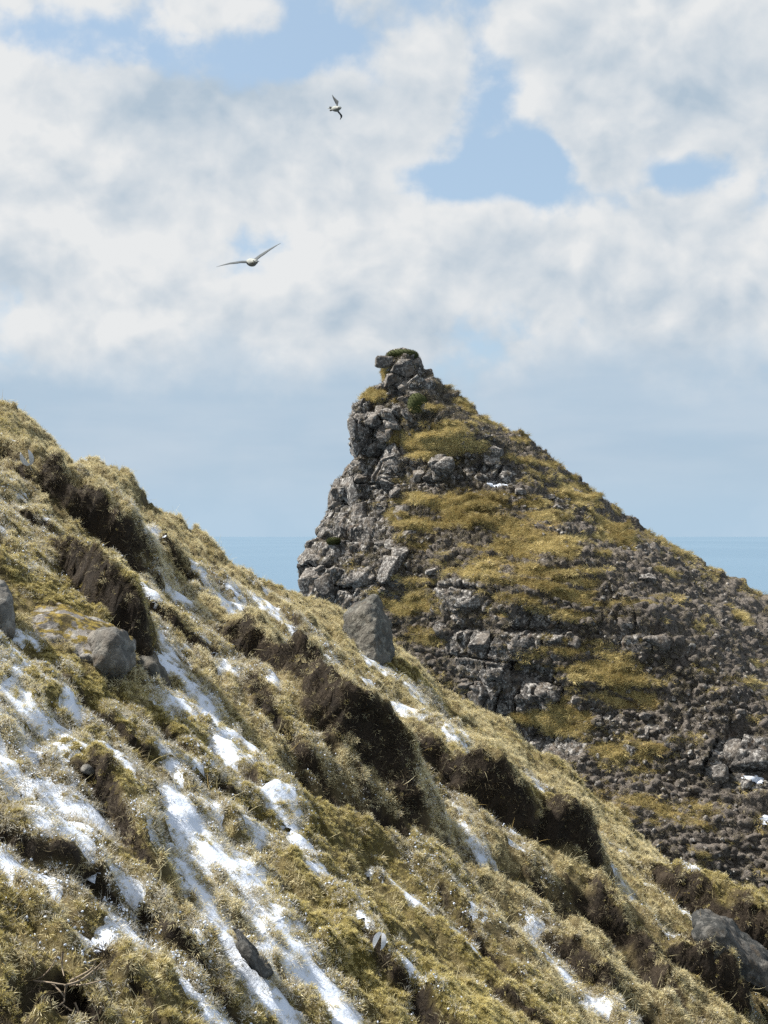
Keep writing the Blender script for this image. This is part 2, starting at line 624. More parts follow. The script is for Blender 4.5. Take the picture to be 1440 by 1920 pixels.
# ------------------------------------------------------------------ sea
SEA_Z = -60.0
M_SEA, t, b = principled('sea_water')
p = geopos(t)
t.put(b.inputs['Base Color'], t.mix(t.ramp(t.noise(t.vec('MULTIPLY', p, (1, .35, 1)), 0.0009, 4, .5), .35, .65), (0.086, 0.148, 0.215), (0.096, 0.160, 0.228)))
b.inputs['Roughness'].default_value = 0.5
b.inputs['IOR'].default_value = 1.33
b.inputs['Specular IOR Level'].default_value = 0.5
wv = t.math('ADD', t.noise(p, 0.05, 6, 0.6), t.math('MULTIPLY', t.noise(p, 0.004, 4, 0.5), 2.0))
t.put(b.inputs['Normal'], t.bump(wv, 0.25, 4.0))
xs = np.array([-60000, -20000, -6000, -2000, -600, 0, 600, 2000, 6000, 20000, 60000.0])
ys = np.array([-3000, -300, 0, 60, 200, 600, 2000, 6000, 15000, 30000, 45000.0])
gx, gy = np.meshgrid(xs, ys)
sea = link('sea', mesh_np('sea', np.stack([gx, gy, gx * 0 + SEA_Z], -1), grid_faces(len(ys), len(xs))), M_SEA)
tag(sea, 'calm pale blue sea reaching the horizon behind the hill', kind='structure')

# ------------------------------------------------------------------ far hill
Y0 = 100.0
sil = np.array([  # photo row, left edge, right edge of the hill
    (655, 738, 762), (660, 728, 778), (668, 722, 786), (685, 722, 792), (700, 726, 803), (715, 724, 818), (735, 700, 843),
    (750, 681, 861), (775, 669, 893), (800, 667, 925), (812, 668, 955), (825, 669, 985), (850, 668, 1018), (880, 647, 1056),
    (905, 634, 1092), (950, 622, 1150), (985, 600, 1197), (1003, 588, 1224), (1040, 575, 1288), (1065, 566, 1328),
    (1095, 572, 1378), (1130, 560, 1440), (1200, 540, 1552), (1400, 480, 1880), (1640, 400, 2280), (2700, 0, 4000)], float)


def row_to_z(py, y=Y0):
    w = (960 - py) / F
    c, s = math.cos(PITCH), math.sin(PITCH)
    return y * (s + w * c) / (c - w * s)


sil_z = np.array([row_to_z(r) for r in sil[:, 0]])
sil_l = (sil[:, 1] - 720) / F * Y0
sil_r = (sil[:, 2] - 720) / F * Y0
ZT = sil_z[0]
zr = np.concatenate([[-60, -52, -44, -38, -33, -29], np.arange(-26, ZT - 0.02, 0.085), [ZT - 0.01]])
NS, NB = 560, 70
s_ = np.linspace(0, 1, NS)
tt = 0.55 * s_ ** 1.7 + 0.45 * s_
tb = np.linspace(1, 0, NB + 2)[1:-1]
Zg = np.repeat(zr[:, None], NS + NB, 1)
xl = np.interp(-zr, -sil_z, sil_l)[:, None]
xr = np.interp(-zr, -sil_z, sil_r)[:, None]
Tg = np.concatenate([np.repeat(tt[None], len(zr), 0), np.repeat(tb[None], len(zr), 0)], 1)
drop = ZT - zr[:, None]
Bf = 0.9 + 0.80 * drop + 0.9 * np.sin(drop * 0.45) * sst(2, 8, drop)
Bb = 0.5 + 0.45 * drop
tF = 0.66
hl = (np.clip(Tg / tF, 0, 1)) ** 0.55
hr = np.clip((1 - Tg) / (1 - tF), 0, 1) ** 0.85
kk = 0.12
hh = np.clip(0.5 + 0.5 * (hr - hl) / kk, 0, 1)
h = hr * (1 - hh) + hl * hh - kk * hh * (1 - hh)
hb = np.sqrt(np.clip(4 * Tg * (1 - Tg), 0, 1))
front = np.concatenate([np.ones(NS), np.zeros(NB)])[None] > 0.5
HX = xl + (xr - xl) * Tg
HY = np.where(front, Y0 - Bf * np.clip(h, 0, 2), Y0 + Bb * hb)
HP = np.stack([HX, HY, Zg], -1)
# broad undulation first, then normals for the detail
und = fbm(HX * 0.13, HY * 0.13, Zg * 0.13, 3) * 3.4
edge_fade = sst(0.0, 0.06, np.minimum(Tg, 1 - Tg) + 0.015)
HP[..., 1] -= und * edge_fade * sst(0, 6, drop)
HN = normals_grid(HP, True)
if HN[200, NS // 2, 1] > 0:
    HN = -HN
px0, py0, dd0 = project(HP)
dl = HX - xl                                   # metres from the cliff edge


def near_pt(px, py):
    k = np.argmin((px0[:, :NS] - px) ** 2 + (py0[:, :NS] - py) ** 2)
    return np.unravel_index(k, (len(zr), NS))


def patch(lst):
    """soft patches on the hill at the spots seen in the photo, real radii in metres"""
    m = np.zeros(Zg.shape, np.float32)
    wx = fbm(HX * .5, HY * .5, Zg * .5, 4) * 2.2
    wz = fbm(HX * .5 + 9, HY * .5, Zg * .8, 4) * 1.6
    for (px, py, rx, rz, w) in lst:
        i, j = near_pt(px, py)
        c = HP[i, j]
        d = np.sqrt(((HP[..., 0] - c[0] + wx) / rx) ** 2 + ((HP[..., 2] - c[2] + wz) / rz) ** 2 + ((HP[..., 1] - c[1]) / (3 * rx)) ** 2)
        m = np.maximum(m, w * (1 - sst(0.45, 1.15, d)))
    return m


fb = fbm(HX * .35, HY * .35, Zg * .55, 5)
fb2 = fbm(HX * 1.3 + 4, HY * 1.3, Zg * 2.2, 4)
cliff_w = np.interp(zr, [-60, -14, -6.5, -3, 1, 4.2, 6, 9, 12, 14], [6, 6, 6.5, 6.0, 4.4, 3.6, 4.2, 3.8, 3.2, 2.5])[:, None]
cliff = 1 - sst(0.6, 1.25, dl / cliff_w + fb * 1.3)
cliff = np.maximum(cliff, patch([(745, 875, 2.4, 1.5, 1), (815, 885, 1.6, 1.2, 1), (920, 890, 1.8, 1.2, .9), (870, 1115, 2.0, 1.4, .95), (960, 1290, 3.2, 2.3, 1),
                                 (900, 1220, 2.4, 1.6, .9), (1000, 1180, 2.4, 1.7, .8), (870, 820, 1.5, .6, .4), (1390, 1430, 2.6, 2.2, .9),
                                 (1060, 1390, 1.6, 1.0, .8), (930, 1260, 2.2, 2, .9), (1200, 1200, 2.5, 1.5, .6), (1000, 1390, 1.6, 1.1, .9)]))
cliff *= front
grass = patch([(830, 835, 3.4, 1.2, 1), (760, 830, 1.6, .9, 1), (900, 960, 4.2, 1.2, .95), (1000, 1000, 3.0, 2.0, 1), (760, 985, 1.8, .9, 1),
               (1030, 1090, 3.0, 1.2, .95), (960, 1060, 3.0, 1.2, .8), (780, 1140, 1.7, .6, .9), (930, 1155, 1.4, .5, .8), (1130, 1270, 2.6, 1.2, .9),
               (1160, 1310, 2.0, .7, .9), (1030, 1350, 2.3, .7, 1), (1190, 1410, 2.6, .7, .95), (1090, 1130, 2.4, .8, .8), (700, 740, 1.1, .6, .9),
               (735, 690, .8, .9, .8), (1130, 1000, 2.6, 1.6, .6), (1080, 930, 2.4, 1.2, .55), (970, 830, 1.4, .6, .6), (700, 700, .6, .6, .7)])
band = fbm(HX * .38, HY * .38, (Zg + .12 * HX + 1.2 * fbm(HX * .25, HY * .25, Zg * .1, 3)) * 3.0, 4)
grass = np.clip(grass * 1.0 + (.8 * fb2 + 3.4 * band) * (grass > .05) - 0.55 * cliff * (grass < .7), 0, 1)
grass = np.maximum(grass, np.clip(fb * 1.8 + fb2 * 1.0 + band * 2.6 - .14 - .16 * sst(.55, .75, Tg), 0, .8) * (1 - cliff))
# pale dry fringe along the right skyline
grass = np.maximum(grass, 0.40 * sst(0.86, 0.97, Tg) * sst(8, 14, drop) * np.clip(1 + 2 * fb2, 0, 1)) * front
# --- relief
disp = np.zeros(Zg.shape, np.float32)
wxx = fbm(HX * .6, HY * .6, Zg * .6, 3) * 1.1
f1, f2, cid = worley((HX + wxx) / 1.55, (HY + wxx) / 1.7, (Zg + .5 * wxx) / 1.75)
f1b, f2b, cidb = worley((HX + .4 * wxx) / .62 + 7, HY / .62, Zg / .52 + 3)
blk = sst(0.0, 0.20, f2 - f1) * 0.60 + (cid - .5) * 1.1 + sst(0, .35, f2b - f1b) * 0.16 + (cidb - .5) * .16
lay = (Zg + 0.25 * fbm(HX * .5, HY * .5, Zg * .2, 3)) / 0.62
strat = sst(0, .18, lay % 1) * (1 - sst(.82, 1, lay % 1)) * (0.5 + vnoise(HX * .6, HY * .6, np.floor(lay)))
upper = sst(5.0, 6.5, Zg)
blk = blk * (1 - .55 * upper) + upper * (strat * 0.42)
edge_damp = sst(0.0, 0.35, dl + .1)            # hold the outline where it was seen
# jointed beds: layers of uneven thickness broken into blocks by upright cracks
seg_ = np.concatenate([np.zeros((len(zr), 1)), np.linalg.norm(np.diff(HP[..., :2], axis=1), axis=-1)], 1)
arc = np.cumsum(seg_, 1)


def beds(thick, wid, seed, bev):
    zl = (Zg + .9 * fbm(HX * .18 + seed, HY * .18, Zg * .12, 3) + .25 * wxx) / thick
    zl = zl + .28 * np.sin(zl * 2.1 + seed)
    Li = np.floor(zl)
    zf = zl - Li
    r0 = vnoise(Li * 7.31 + seed, seed, 0.5)
    al = (arc + .35 * wxx + .5 * fbm(HX * .9, HY * .9, Zg * .5, 3)) / (wid * (.6 + .9 * r0)) + r0 * 37
    al = al + .25 * np.sin(al * 2.7 + Li)
    Bi = np.floor(al)
    bf = al - Bi
    rnd = vnoise(Li * 3.7 + seed, Bi * 5.3 + .5, Li * .9 + .5)
    ez = np.minimum(zf, 1 - zf) * thick
    eb = np.minimum(bf, 1 - bf) * wid
    return rnd - .5, sst(0, bev, ez) * sst(0, bev * .8, eb)


o1, e1 = beds(1.9, 2.1, 3.0, .20)
o2, e2 = beds(.75, .9, 8.0, .10)
jn = o1 * 1.9 + e1 * .75 + (o2 * .55 + e2 * .24) * (.5 + .5 * upper)
blk = blk * .30 + jn * .85
disp += cliff * (blk - 0.62) * (0.45 + 0.55 * edge_damp)
f1c, f2c, cidc = worley(HX / .55, HY / .55, Zg / .42)
lump = sst(0, .4, f2c - f1c) * .22 + (cidc - .5) * .22
disp += (1 - cliff) * (1 - grass) * lump * 1.1
ter = (Zg + 2.6 * fbm(HX * .22, HY * .22, Zg * .1, 4) + .6 * fb2) / 0.85
saw = (ter % 1)
disp += (1 - cliff) * (0.22 + .30 * grass) * (sst(0, .25, saw) * (1 - .9 * saw)) * 1.3 * np.clip(.5 + 3.5 * fbm(HX * .6 + 50, HY * .6, Zg * .9, 3), 0, 1.3)
disp += fbm(HX * 2.2, HY * 2.2, Zg * 3.0, 4) * .28 + fb * .8 * (1 - cliff)
disp *= np.where(front, 1, .6) * sst(-30, -25, Zg) * sst(-.5, 3.5, drop)
HP = HP + HN * disp[..., None]
HN2 = normals_grid(HP, True)
HN2 *= np.sign((HN2 * HN).sum(-1, keepdims=True))
top = np.array([[(738 + 762) / 2 / F * Y0 - 720 / F * Y0, Y0, ZT + .02]])
NCOL = NS + NB
hv = np.concatenate([HP.reshape(-1, 3), top])
hf = grid_faces(len(zr), NCOL, True)
hme = mesh_np('rocky_hill', hv, hf)
set_attr(hme, 'grass', np.append(grass.ravel(), 1))
set_attr(hme, 'rock', np.append(cliff.ravel(), 0))
hill = link('rocky_hill', hme, M_HILL)
tag(hill, 'steep pointed hill of grey crags and ochre grass standing above the sea', kind='structure')
HPX, HPY, HPD = project(HP[:, :NS])


def hill_at(px, py):
    d = (HPX - px) ** 2 + (HPY - py) ** 2
    m = d < max(30, d.min() * 1.5 + 1)
    k = np.argmin(np.where(m, HPD + np.sqrt(d) * .05, 1e9))
    i, j = np.unravel_index(k, HPX.shape)
    return HP[i, j], HN2[i, j], i, j


# --- stones of the hill: each one that can be picked out is an object of its own
STONES = [rock_mesh(100 + k, 4, 13, 4.5, 0.13, cutlo=.50) for k in range(16)]
for sm in STONES:
    sm.materials.append(M_STONE)
    sm.name = 'stone'
n_st = 0


def stone(px, py, w, hgt, depth=None, sink=0.25, mesh=None, name='stone', tilt=0.25, mat=None, yaw=None):
    """a block seen at a photo spot, w and hgt in photo pixels"""
    global n_st
    P, N, i, j = hill_at(px, py)
    d = HPD[i, j]
    sx, sz = w / F * d / 2 / .88, hgt / F * d / 2 / .88
    sy = depth if depth else (sx + sz) * .5
    me = STONES[int(rng.integers(len(STONES)))] if mesh is None else mesh
    o = bpy.data.objects.new(name, me)
    o.parent = hill
    COL.objects.link(o)
    q = P - N * sink * sy * 2
    # keep the block centred on the sight line of its spot
    o.location = Vector(q)
    yw = (rng.random() - .5) * 1.0 + (math.pi if rng.random() < .5 else 0) if yaw is None else yaw
    o.rotation_euler = ((rng.random() - .5) * tilt, (rng.random() - .5) * tilt, yw)
    o.scale = (sx, sy, sz)
    n_st += 1
    return o


BIG = [  # photo x, y, width, height of the blocks one can tell apart
    (733, 875, 40, 60), (762, 872, 52, 58), (752, 895, 56, 34), (806, 880, 44, 48), (826, 888, 36, 40), (700, 880, 46, 60), (680, 905, 40, 60),
    (722, 915, 38, 30), (792, 912, 30, 24), (862, 884, 32, 22), (888, 884, 26, 24), (912, 878, 56, 40), (938, 872, 34, 40), (915, 903, 50, 24),
    (655, 905, 34, 50), (645, 935, 30, 48), (668, 940, 34, 40), (640, 965, 28, 40), (700, 950, 44, 36), (728, 945, 28, 26), (756, 940, 36, 28),
    (788, 945, 44, 30), (628, 985, 34, 50), (652, 985, 38, 62), (610, 1000, 34, 46), (662, 1020, 42, 60), (690, 1000, 44, 56), (705, 1025, 46, 44),
    (600, 1035, 34, 56), (580, 1060, 44, 56), (625, 1030, 44, 44), (612, 1062, 40, 50), (645, 1075, 36, 76), (668, 1078, 44, 84), (705, 1065, 40, 60),
    (730, 1050, 46, 44), (760, 1045, 50, 50), (640, 1105, 40, 40), (700, 1105, 50, 36), (740, 1095, 50, 36), (770, 1075, 40, 34), (590, 1090, 34, 22),
    (735, 1005, 40, 28), (770, 1015, 50, 28), (800, 1030, 40, 26), (600, 1085, 30, 26), (846, 1108, 34, 44), (868, 1118, 46, 52), (892, 1128, 36, 36),
    (886, 1096, 34, 26), (820, 1092, 28, 20), (815, 1130, 30, 26), (716, 780, 40, 40), (728, 810, 44, 36), (706, 830, 36, 40), (745, 795, 36, 30),
    (690, 800, 30, 40), (682, 835, 26, 46), (735, 765, 40, 28), (770, 790, 40, 24), (690, 770, 30, 34), (705, 765, 26, 30), (760, 700, 50, 30),
    (780, 690, 30, 30), (745, 720, 40, 24), (775, 722, 36, 22), (805, 735, 34, 20), (765, 740, 30, 20), (675, 810, 20, 50), (676, 865, 28, 34),
    (960, 1190, 40, 32), (980, 1205, 36, 50), (1010, 1195, 40, 36), (1000, 1230, 30, 40), (955, 1225, 40, 46), (900, 1250, 40, 50), (930, 1265, 36, 46),
    (905, 1290, 36, 50), (945, 1295, 44, 54), (985, 1290, 60, 58), (1020, 1305, 26, 34), (1045, 1285, 30, 22), (1070, 1285, 26, 24), (1055, 1330, 40, 36),
    (1085, 1345, 32, 22), (1110, 1325, 30, 22), (1080, 1320, 24, 20), (960, 1370, 44, 40), (1000, 1395, 60, 44), (1035, 1400, 36, 30), (1060, 1400, 30, 22),
    (1080, 1440, 30, 30), (1135, 1350, 20, 22), (1155, 1358, 32, 32), (1200, 1358, 30, 26), (1228, 1378, 28, 26), (1268, 1382, 30, 30), (1300, 1375, 30, 20),
    (1175, 1385, 28, 24), (880, 1190, 40, 34), (860, 1170, 30, 24), (830, 1190, 36, 30), (1000, 1150, 36, 30), (1030, 1170, 44, 34), (1060, 1190, 34, 26),
    (1090, 1220, 36, 24), (1050, 1215, 30, 30), (1260, 1190, 60, 36), (1300, 1210, 40, 40), (1215, 1185, 40, 26), (1230, 1105, 34, 40), (1170, 1075, 30, 26),
    (1100, 1040, 26, 18), (1105, 925, 36, 22), (1150, 960, 30, 18), (1080, 900, 30, 16), (955, 825, 34, 26), (985, 838, 30, 20), (1020, 862, 30, 16),
    (1385, 1420, 50, 60), (1410, 1400, 44, 44), (1360, 1440, 40, 36), (1420, 1460, 36, 30), (1280, 1340, 40, 24), (1340, 1290, 30, 20), (1310, 1250, 36, 26),
    (850, 800, 40, 16), (900, 815, 36, 16), (830, 770, 30, 18), (860, 790, 26, 14), (800, 760, 26, 18), (820, 1060, 30, 18), (880, 1050, 26, 20)]
for (a_, b_, w_, h_) in BIG:
    stone(a_, b_, w_ * 1.1, h_ * 1.1, sink=.50, tilt=.18)
# the square block jutting out left of the top and the cap of turf
blk_me = rock_mesh(300, 3, 4, 6.0, .06, cutlo=.8)
blk_me.materials.append(M_STONE)
bo = bpy.data.objects.new('stone', blk_me)
bo.parent = hill
COL.objects.link(bo)
bo.location = ((720 - 720) / F * 98.6, 98.6, row_to_z(679, 98.6))
bo.scale = (.62, .5, .42)
bo.rotation_euler = (0, .08, .15)
for (a_, b_, w_, h_, y_) in [(762, 674, 52, 26, 99.4), (740, 688, 34, 36, 99.2), (778, 684, 44, 34, 99.2), (757, 706, 50, 24, 98.8)]:
    o = stone(a_, b_, w_, h_, sink=0)
    o.location = ((a_ - 720) / F * y_, y_, row_to_z(b_, y_))
# smaller ones, random, kept where crag or rubble shows
cand = []
scree = np.clip(sst(-8, -13, Zg) * .7 + .55 * sst(.5, .8, Tg) * sst(9, 4, Zg), 0, .8)
rubble = np.clip(cliff * .9 + (scree * (1 - grass)) + np.clip(fb * -2.0 + .25, 0, .8) * (1 - grass), 0, 1)[:, :NS]
vis = (HPX > -40) & (HPX < 1480) & (HPY < 1690) & (HN2[:, :NS, 1] < 0.1) & (HPY > 660)
ii, jj = np.nonzero(vis)
chute = np.clip(.5 + 3 * fbm((HX - .45 * Zg) * .55, HY * .2, (Zg + .8 * HX) * .12, 3), .15, 1.3)
wgt = rubble[ii, jj] * (1 - .9 * cliff[ii, jj]) * chute[ii, jj] + .01
wgt_big = rubble[ii, jj] * chute[ii, jj] * (1 - .6 * cliff[ii, jj]) + .02
pick = rng.choice(len(ii), 110, replace=False, p=wgt_big / wgt_big.sum())
for k in pick:
    s = 16 + 22 * rng.random() ** 2
    i, j = ii[k], jj[k]
    stone(HPX[i, j], HPY[i, j], s * (1 + .5 * rng.random()), s * (.75 + .4 * rng.random()), sink=.2, tilt=.8)

# the rest: loose rubble nobody could count
NR = 12000
k = rng.choice(len(ii), NR, p=wgt / wgt.sum())
i, j = ii[k], jj[k]
RS = [(rock_mesh(400 + q, 2, 9, 4.0, .14, cutlo=.45), M_STONE) for q in range(6)]
rs = (0.025 + .17 * rng.random(NR) ** 3.5)[:, None] * (0.7 + .6 * rng.random((NR, 3)))
rub = scatter('loose_stones', HP[i, j] - HN2[i, j] * rs.mean(1)[:, None] * .35 if False else HP[i, j] - HN2[i, j] * .04, rng.random((NR, 3)) * 6.28, rs, rng.integers(0, 6, NR), rng.random(NR), RS, hill)
rub['kind'] = 'stuff'

# --- snow left in a few nooks of the hill
HF = hf[(hf[:, 0] % NCOL < NS - 2)]
for (a_, b_, rx_, rz_) in [(930, 908, .75, .22), (1402, 1462, .8, .22), (1436, 1535, .35, .45)]:
    P, N, i, j = hill_at(a_, b_)
    q = HP.reshape(-1, 3)
    dd = ((q[:, 0] - P[0]) / rx_) ** 2 + ((q[:, 2] - P[2]) / rz_) ** 2 + ((q[:, 1] - P[1]) / (2.5 * rx_)) ** 2 + 4.5 * fbm(q[:, 0] * 2.6, q[:, 1] * 2.6, q[:, 2] * 4.0, 4)
    ff = HF[(dd < 1.0)[HF].all(1)]
    if len(ff) < 6:
        continue
    us, iv = np.unique(ff, return_inverse=True)
    th = np.clip(1 - dd[us], 0, 1)[:, None] * .02 + .012
    link('snow_patch', mesh_np('snow_patch', q[us] + HN2.reshape(-1, 3)[us] * th, iv.reshape(-1, 4)), M_SNOW, hill)

# --- hill grass
HG = [(tuft(500 + q, 46, 1.0, .55, .07, 1.5, .3), M_HGRASS) for q in range(4)]
NG = 26000
wg = np.clip(grass[ii, jj] - .08, 0, 1) * np.clip(.38 + band[ii, jj] * 6.0, .0, 1)
k = rng.choice(len(ii), NG, p=wg / wg.sum())
i, j = ii[k], jj[k]
down = np.array([[.15, -.55, -.60]])
dr = HN2[i, j] * .55 + np.array([[0, 0, .6]]) + down + rng.normal(size=(NG, 3)) * .22
tin = np.clip(.5 + 1.8 * fbm(HP[i, j, 0] * .5, HP[i, j, 1] * .5, HP[i, j, 2] * .8, 3) + rng.normal(size=NG) * .18, 0, 1)
o = scatter('hill_grass', HP[i, j], euler_from_dir(dr, rng.normal(size=NG) * .4), (.09 + .20 * rng.random(NG) ** 2)[:, None] * np.array([[2.1, 1.0, .85]]), rng.integers(0, 4, NG), tin, HG, hill)
o['kind'] = 'stuff'
HB = [(tuft(520 + q, 40, 1.0, .6, .08, 1.4, .3), M_HBROWN) for q in range(3)]
NG = 12000
wg = np.clip((1 - grass[ii, jj]) * (1 - .85 * cliff[ii, jj]) * (1 - .6 * scree[ii, jj]) * (.35 + fb2[ii, jj] * 2 + .4), 0, 1)
k = rng.choice(len(ii), NG, p=wg / wg.sum())
i, j = ii[k], jj[k]
dr = HN2[i, j] * .7 + np.array([[0, 0, .4]]) + rng.normal(size=(NG, 3)) * .3
tin = np.clip(.45 + 1.2 * fbm(HP[i, j, 0] * .4, HP[i, j, 1] * .4 + 9, HP[i, j, 2] * .6, 3) + rng.normal(size=NG) * .2, 0, 1)
o = scatter('hill_heath', HP[i, j], euler_from_dir(dr, rng.random(NG) * 6.28), .10 + .15 * rng.random(NG), rng.integers(0, 3, NG), tin, HB, hill)
o['kind'] = 'stuff'


def moss_cushion(px, py, w, hgt, y=None, seed=0):
    """a rounded dark green cushion covered in fronds"""
    P, N, i, j = hill_at(px, py)
    if y:
        P = np.array([(px - 720) / F * y, y, row_to_z(py, y)])
    d = P[1]
    sx, sz = w / F * d / 2, hgt / F * d / 2
    me = rock_mesh(700 + seed, 3, 3, 2.2, .10, size=(sx, (sx + sz) / 2, sz), cutlo=.8)
    mm = bpy.data.materials.get('cushion_moss')
    if mm is None:
        mm, tm, bm_ = principled('cushion_moss')
        tm.put(bm_.inputs['Base Color'], tm.mix(tm.noise(geopos(tm), 8, 4, .6), (.020, .026, .008), (.05, .058, .016)))
        bm_.inputs['Roughness'].default_value = .95
    c = link('moss_cushion', me, mm, hill)
    c.location = P - N * .1
    V = np.array([v.co[:] for v in me.vertices])
    Nn = np.array([v.normal[:] for v in me.vertices])
    r = np.random.default_rng(seed)
    k = r.integers(0, len(V), 1500)
    HM = [(tuft(540 + seed * 5 + q, 24, 1.0, .5, .09, .8), M_HMOSS) for q in range(2)]
    f = scatter('moss_fronds', V[k] + r.normal(size=(1500, 3)) * .02, euler_from_dir(Nn[k] + r.normal(size=(1500, 3)) * .3, r.random(1500) * 6.28),
                .03 + .035 * r.random(1500), r.integers(0, 2, 1500), r.random(1500), HM, c)
    f['kind'] = 'stuff'
    return c


moss_cushion(754, 664, 58, 22, 99.2, 1)
moss_cushion(785, 757, 40, 44, None, 2)
moss_cushion(622, 1012, 26, 14, None, 3)

# ------------------------------------------------------------------ near hillside
PA, PB, PC = -3.4, -0.65, 0.15


def at(px, py):
    """where a photo pixel meets the mean plane of the near slope"""
    d = pdir(px, py)
    s = PA / (d.z - PB * d.x - PC * d.y)
    return np.array([d.x * s, d.y * s, d.z * s])


DX, DY = 0.021, 0.024
gxs = np.concatenate([[-60, -30, -16, -10, -8, -7], np.arange(-6.2, 6.2, DX), [7, 8, 10, 16, 30, 60]])
gys = np.concatenate([[-40, -15, -6, -2, 1, 2.4, 3.2], np.arange(3.6, 17.2, DY), [17.6, 18.2, 19, 20, 22, 25, 30, 38, 50]])
X, Y = np.meshgrid(gxs, gys)
plane = PA + PB * X + PC * Y
crest_px = np.array([(-300, 590), (-150, 665), (0, 745), (40, 768), (90, 815), (140, 862), (160, 864), (205, 866), (245, 880), (265, 905), (276, 938), (330, 966),
                     (395, 1012), (440, 1052), (475, 1062), (520, 1092), (560, 1110), (600, 1125), (650, 1150), (700, 1180), (740, 1205), (785, 1235),
                     (830, 1290), (900, 1322), (950, 1352), (990, 1400), (1060, 1432), (1105, 1485), (1150, 1520), (1200, 1562), (1250, 1612), (1290, 1650),
                     (1340, 1672), (1440, 1730), (1600, 1850)], float)
YC = 15.4
cx, cz = [], []
for a_, b_ in crest_px:
    d = pdir(a_, b_)
    s = YC / d.y
    cx.append(d.x * s)
    cz.append(d.z * s)
cx, cz = np.array(cx), np.array(cz)
res = np.interp(X, cx, cz - (PA + PB * cx + PC * YC), left=0, right=0)
Z = plane + res * sst(12.6, 15.2, Y)

wob1 = fbm(X * 1.3, Y * 1.3, 3.0, 5, .6) * 1.0
wob2 = fbm(X * 1.3 + 30, Y * 1.3, 5.0, 5, .6) * 1.0
brk = fbm(X * 1.5, Y * 1.5, 41.0, 3)
rm = np.random.default_rng(4)
bumps = np.zeros_like(Z)
mossm = np.zeros_like(Z)


def mound(px, py, rx, ry, hgt, moss=.6, wob=.35):
    """a turf ledge drawn out down the slope: gentle uphill, breaking off downhill and towards the viewer"""
    global bumps, mossm
    c = at(px, py)
    dx, dy = X - c[0] + wob * rx * wob1 * 2, Y - c[1] + wob * ry * wob2 * 2
    th = .64 + rm.normal() * .30
    ct, sn = math.cos(th), math.sin(th)
    a_ = dx * ct - dy * sn                       # along the ledge, downhill
    b_ = dx * sn + dy * ct                       # across it, away from the viewer
    al, ac = .30 + 1.05 * max(rx, ry), .85 * min(rx, ry)
    ea = np.where(a_ > 0, a_ / (al * .8), a_ / (al * 1.3))
    eb = np.where(b_ < 0, b_ / (ac * .75), b_ / (ac * 1.5))
    r = np.sqrt(ea ** 2 + eb ** 2)
    front_ = np.clip(a_ / al, -1, 1) * .55 - np.clip(b_ / ac, -1, 1) * .65
    inner = np.clip(.30 + .8 * front_, .0, .82)
    v = 1 - sst(inner, 1.0, r)
    hgt = hgt * (1.0 if hgt > .38 else .55)
    hgt = hgt * np.clip(.80 + 2.4 * brk, .15, 1.0)
    bumps = np.maximum(bumps, hgt * v) + .35 * np.minimum(bumps, hgt * v)
    mossm = np.maximum(mossm, moss * sst(0, .5, v))


for m_ in [
        (175, 985, .75, .9, .62, .15), (30, 930, .6, .8, .22, .2), (55, 830, .5, .6, .1, .0),
        (195, 1135, .36, .55, .42, .6), (90, 1110, .55, .6, .20, .9), (20, 1010, .5, .5, .18, .5),
        (345, 1070, .36, .5, .36, .3), (420, 1105, .3, .5, .30, .3), (330, 1160, .28, .5, .22, .3),
        (490, 1245, .46, .7, .46, .15), (400, 1200, .25, .4, .16, .3), (560, 1160, .35, .5, .15, .3),
        (690, 1450, .55, .8, .50, .25), (560, 1360, .45, .7, .34, .3), (640, 1290, .4, .6, .2, .5),
        (850, 1420, .35, .6, .32, .4), (960, 1530, .55, .8, .46, .15), (1090, 1640, .40, .7, .30, .4), (1040, 1560, .3, .5, .25, .2),
        (1220, 1760, .45, .7, .40, .35), (1130, 1720, .35, .5, .2, .2), (1150, 1850, .35, .5, .22, .2),
        (1370, 1745, .75, .6, .42, .8), (1430, 1800, .5, .5, .2, .5),
        (245, 1545, .24, .48, .24, .9), (45, 1560, .26, .45, .20, .9), (330, 1760, .26, .40, .17, .9), (180, 1440, .25, .4, .10, .6),
        (360, 1400, .2, .4, .12, .5), (430, 1480, .2, .35, .12, .5),
        (120, 2000, .36, .75, .30, .9), (330, 1930, .26, .45, .22, .95), (60, 1790, .35, .6, .15, .9), (20, 1900, .2, .5, .1, .9),
        (820, 1880, .50, .9, .26, .85), (700, 1760, .3, .5, .14, .6), (920, 1760, .45, .7, .22, .5), (610, 1760, .25, .4, .12, .9), (430, 1850, .18, .3, .10, .9),
        (1000, 1900, .3, .5, .16, .4), (560, 1560, .35, .6, .12, .3), (760, 1620, .4, .6, .12, .1), (90, 1290, .25, .4, .13, .5), (200, 1320, .22, .35, .12, .7),
        (560, 1880, .2, .35, .10, .6), (1320, 1880, .35, .5, .14, .3), (500, 1680, .22, .4, .08, .6), (660, 1840, .16, .3, .07, .5)]:
    mound(*m_)


def polyline(pts, wpx):
    """distance in metres over a half-width, to a line of photo spots on the slope"""
    Q = np.array([at(*q) for q in pts])
    best = np.full(Z.shape, 9.0)
    for a_, b_ in zip(Q[:-1], Q[1:]):
        ab = (b_ - a_)[:2]
        L2 = (ab ** 2).sum()
        s = np.clip(((X - a_[0]) * ab[0] + (Y - a_[1]) * ab[1]) / L2, 0, 1)
        hw = wpx / F * (a_[1] * (1 - s) + b_[1] * s) / 2
        # foreshortened across the slope: the strip is wider in depth than it looks
        d = np.sqrt((X - a_[0] - ab[0] * s) ** 2 + ((Y - a_[1] - ab[1] * s) / 2.2) ** 2) / hw
        best = np.minimum(best, d)
    return best


Z = Z + bumps
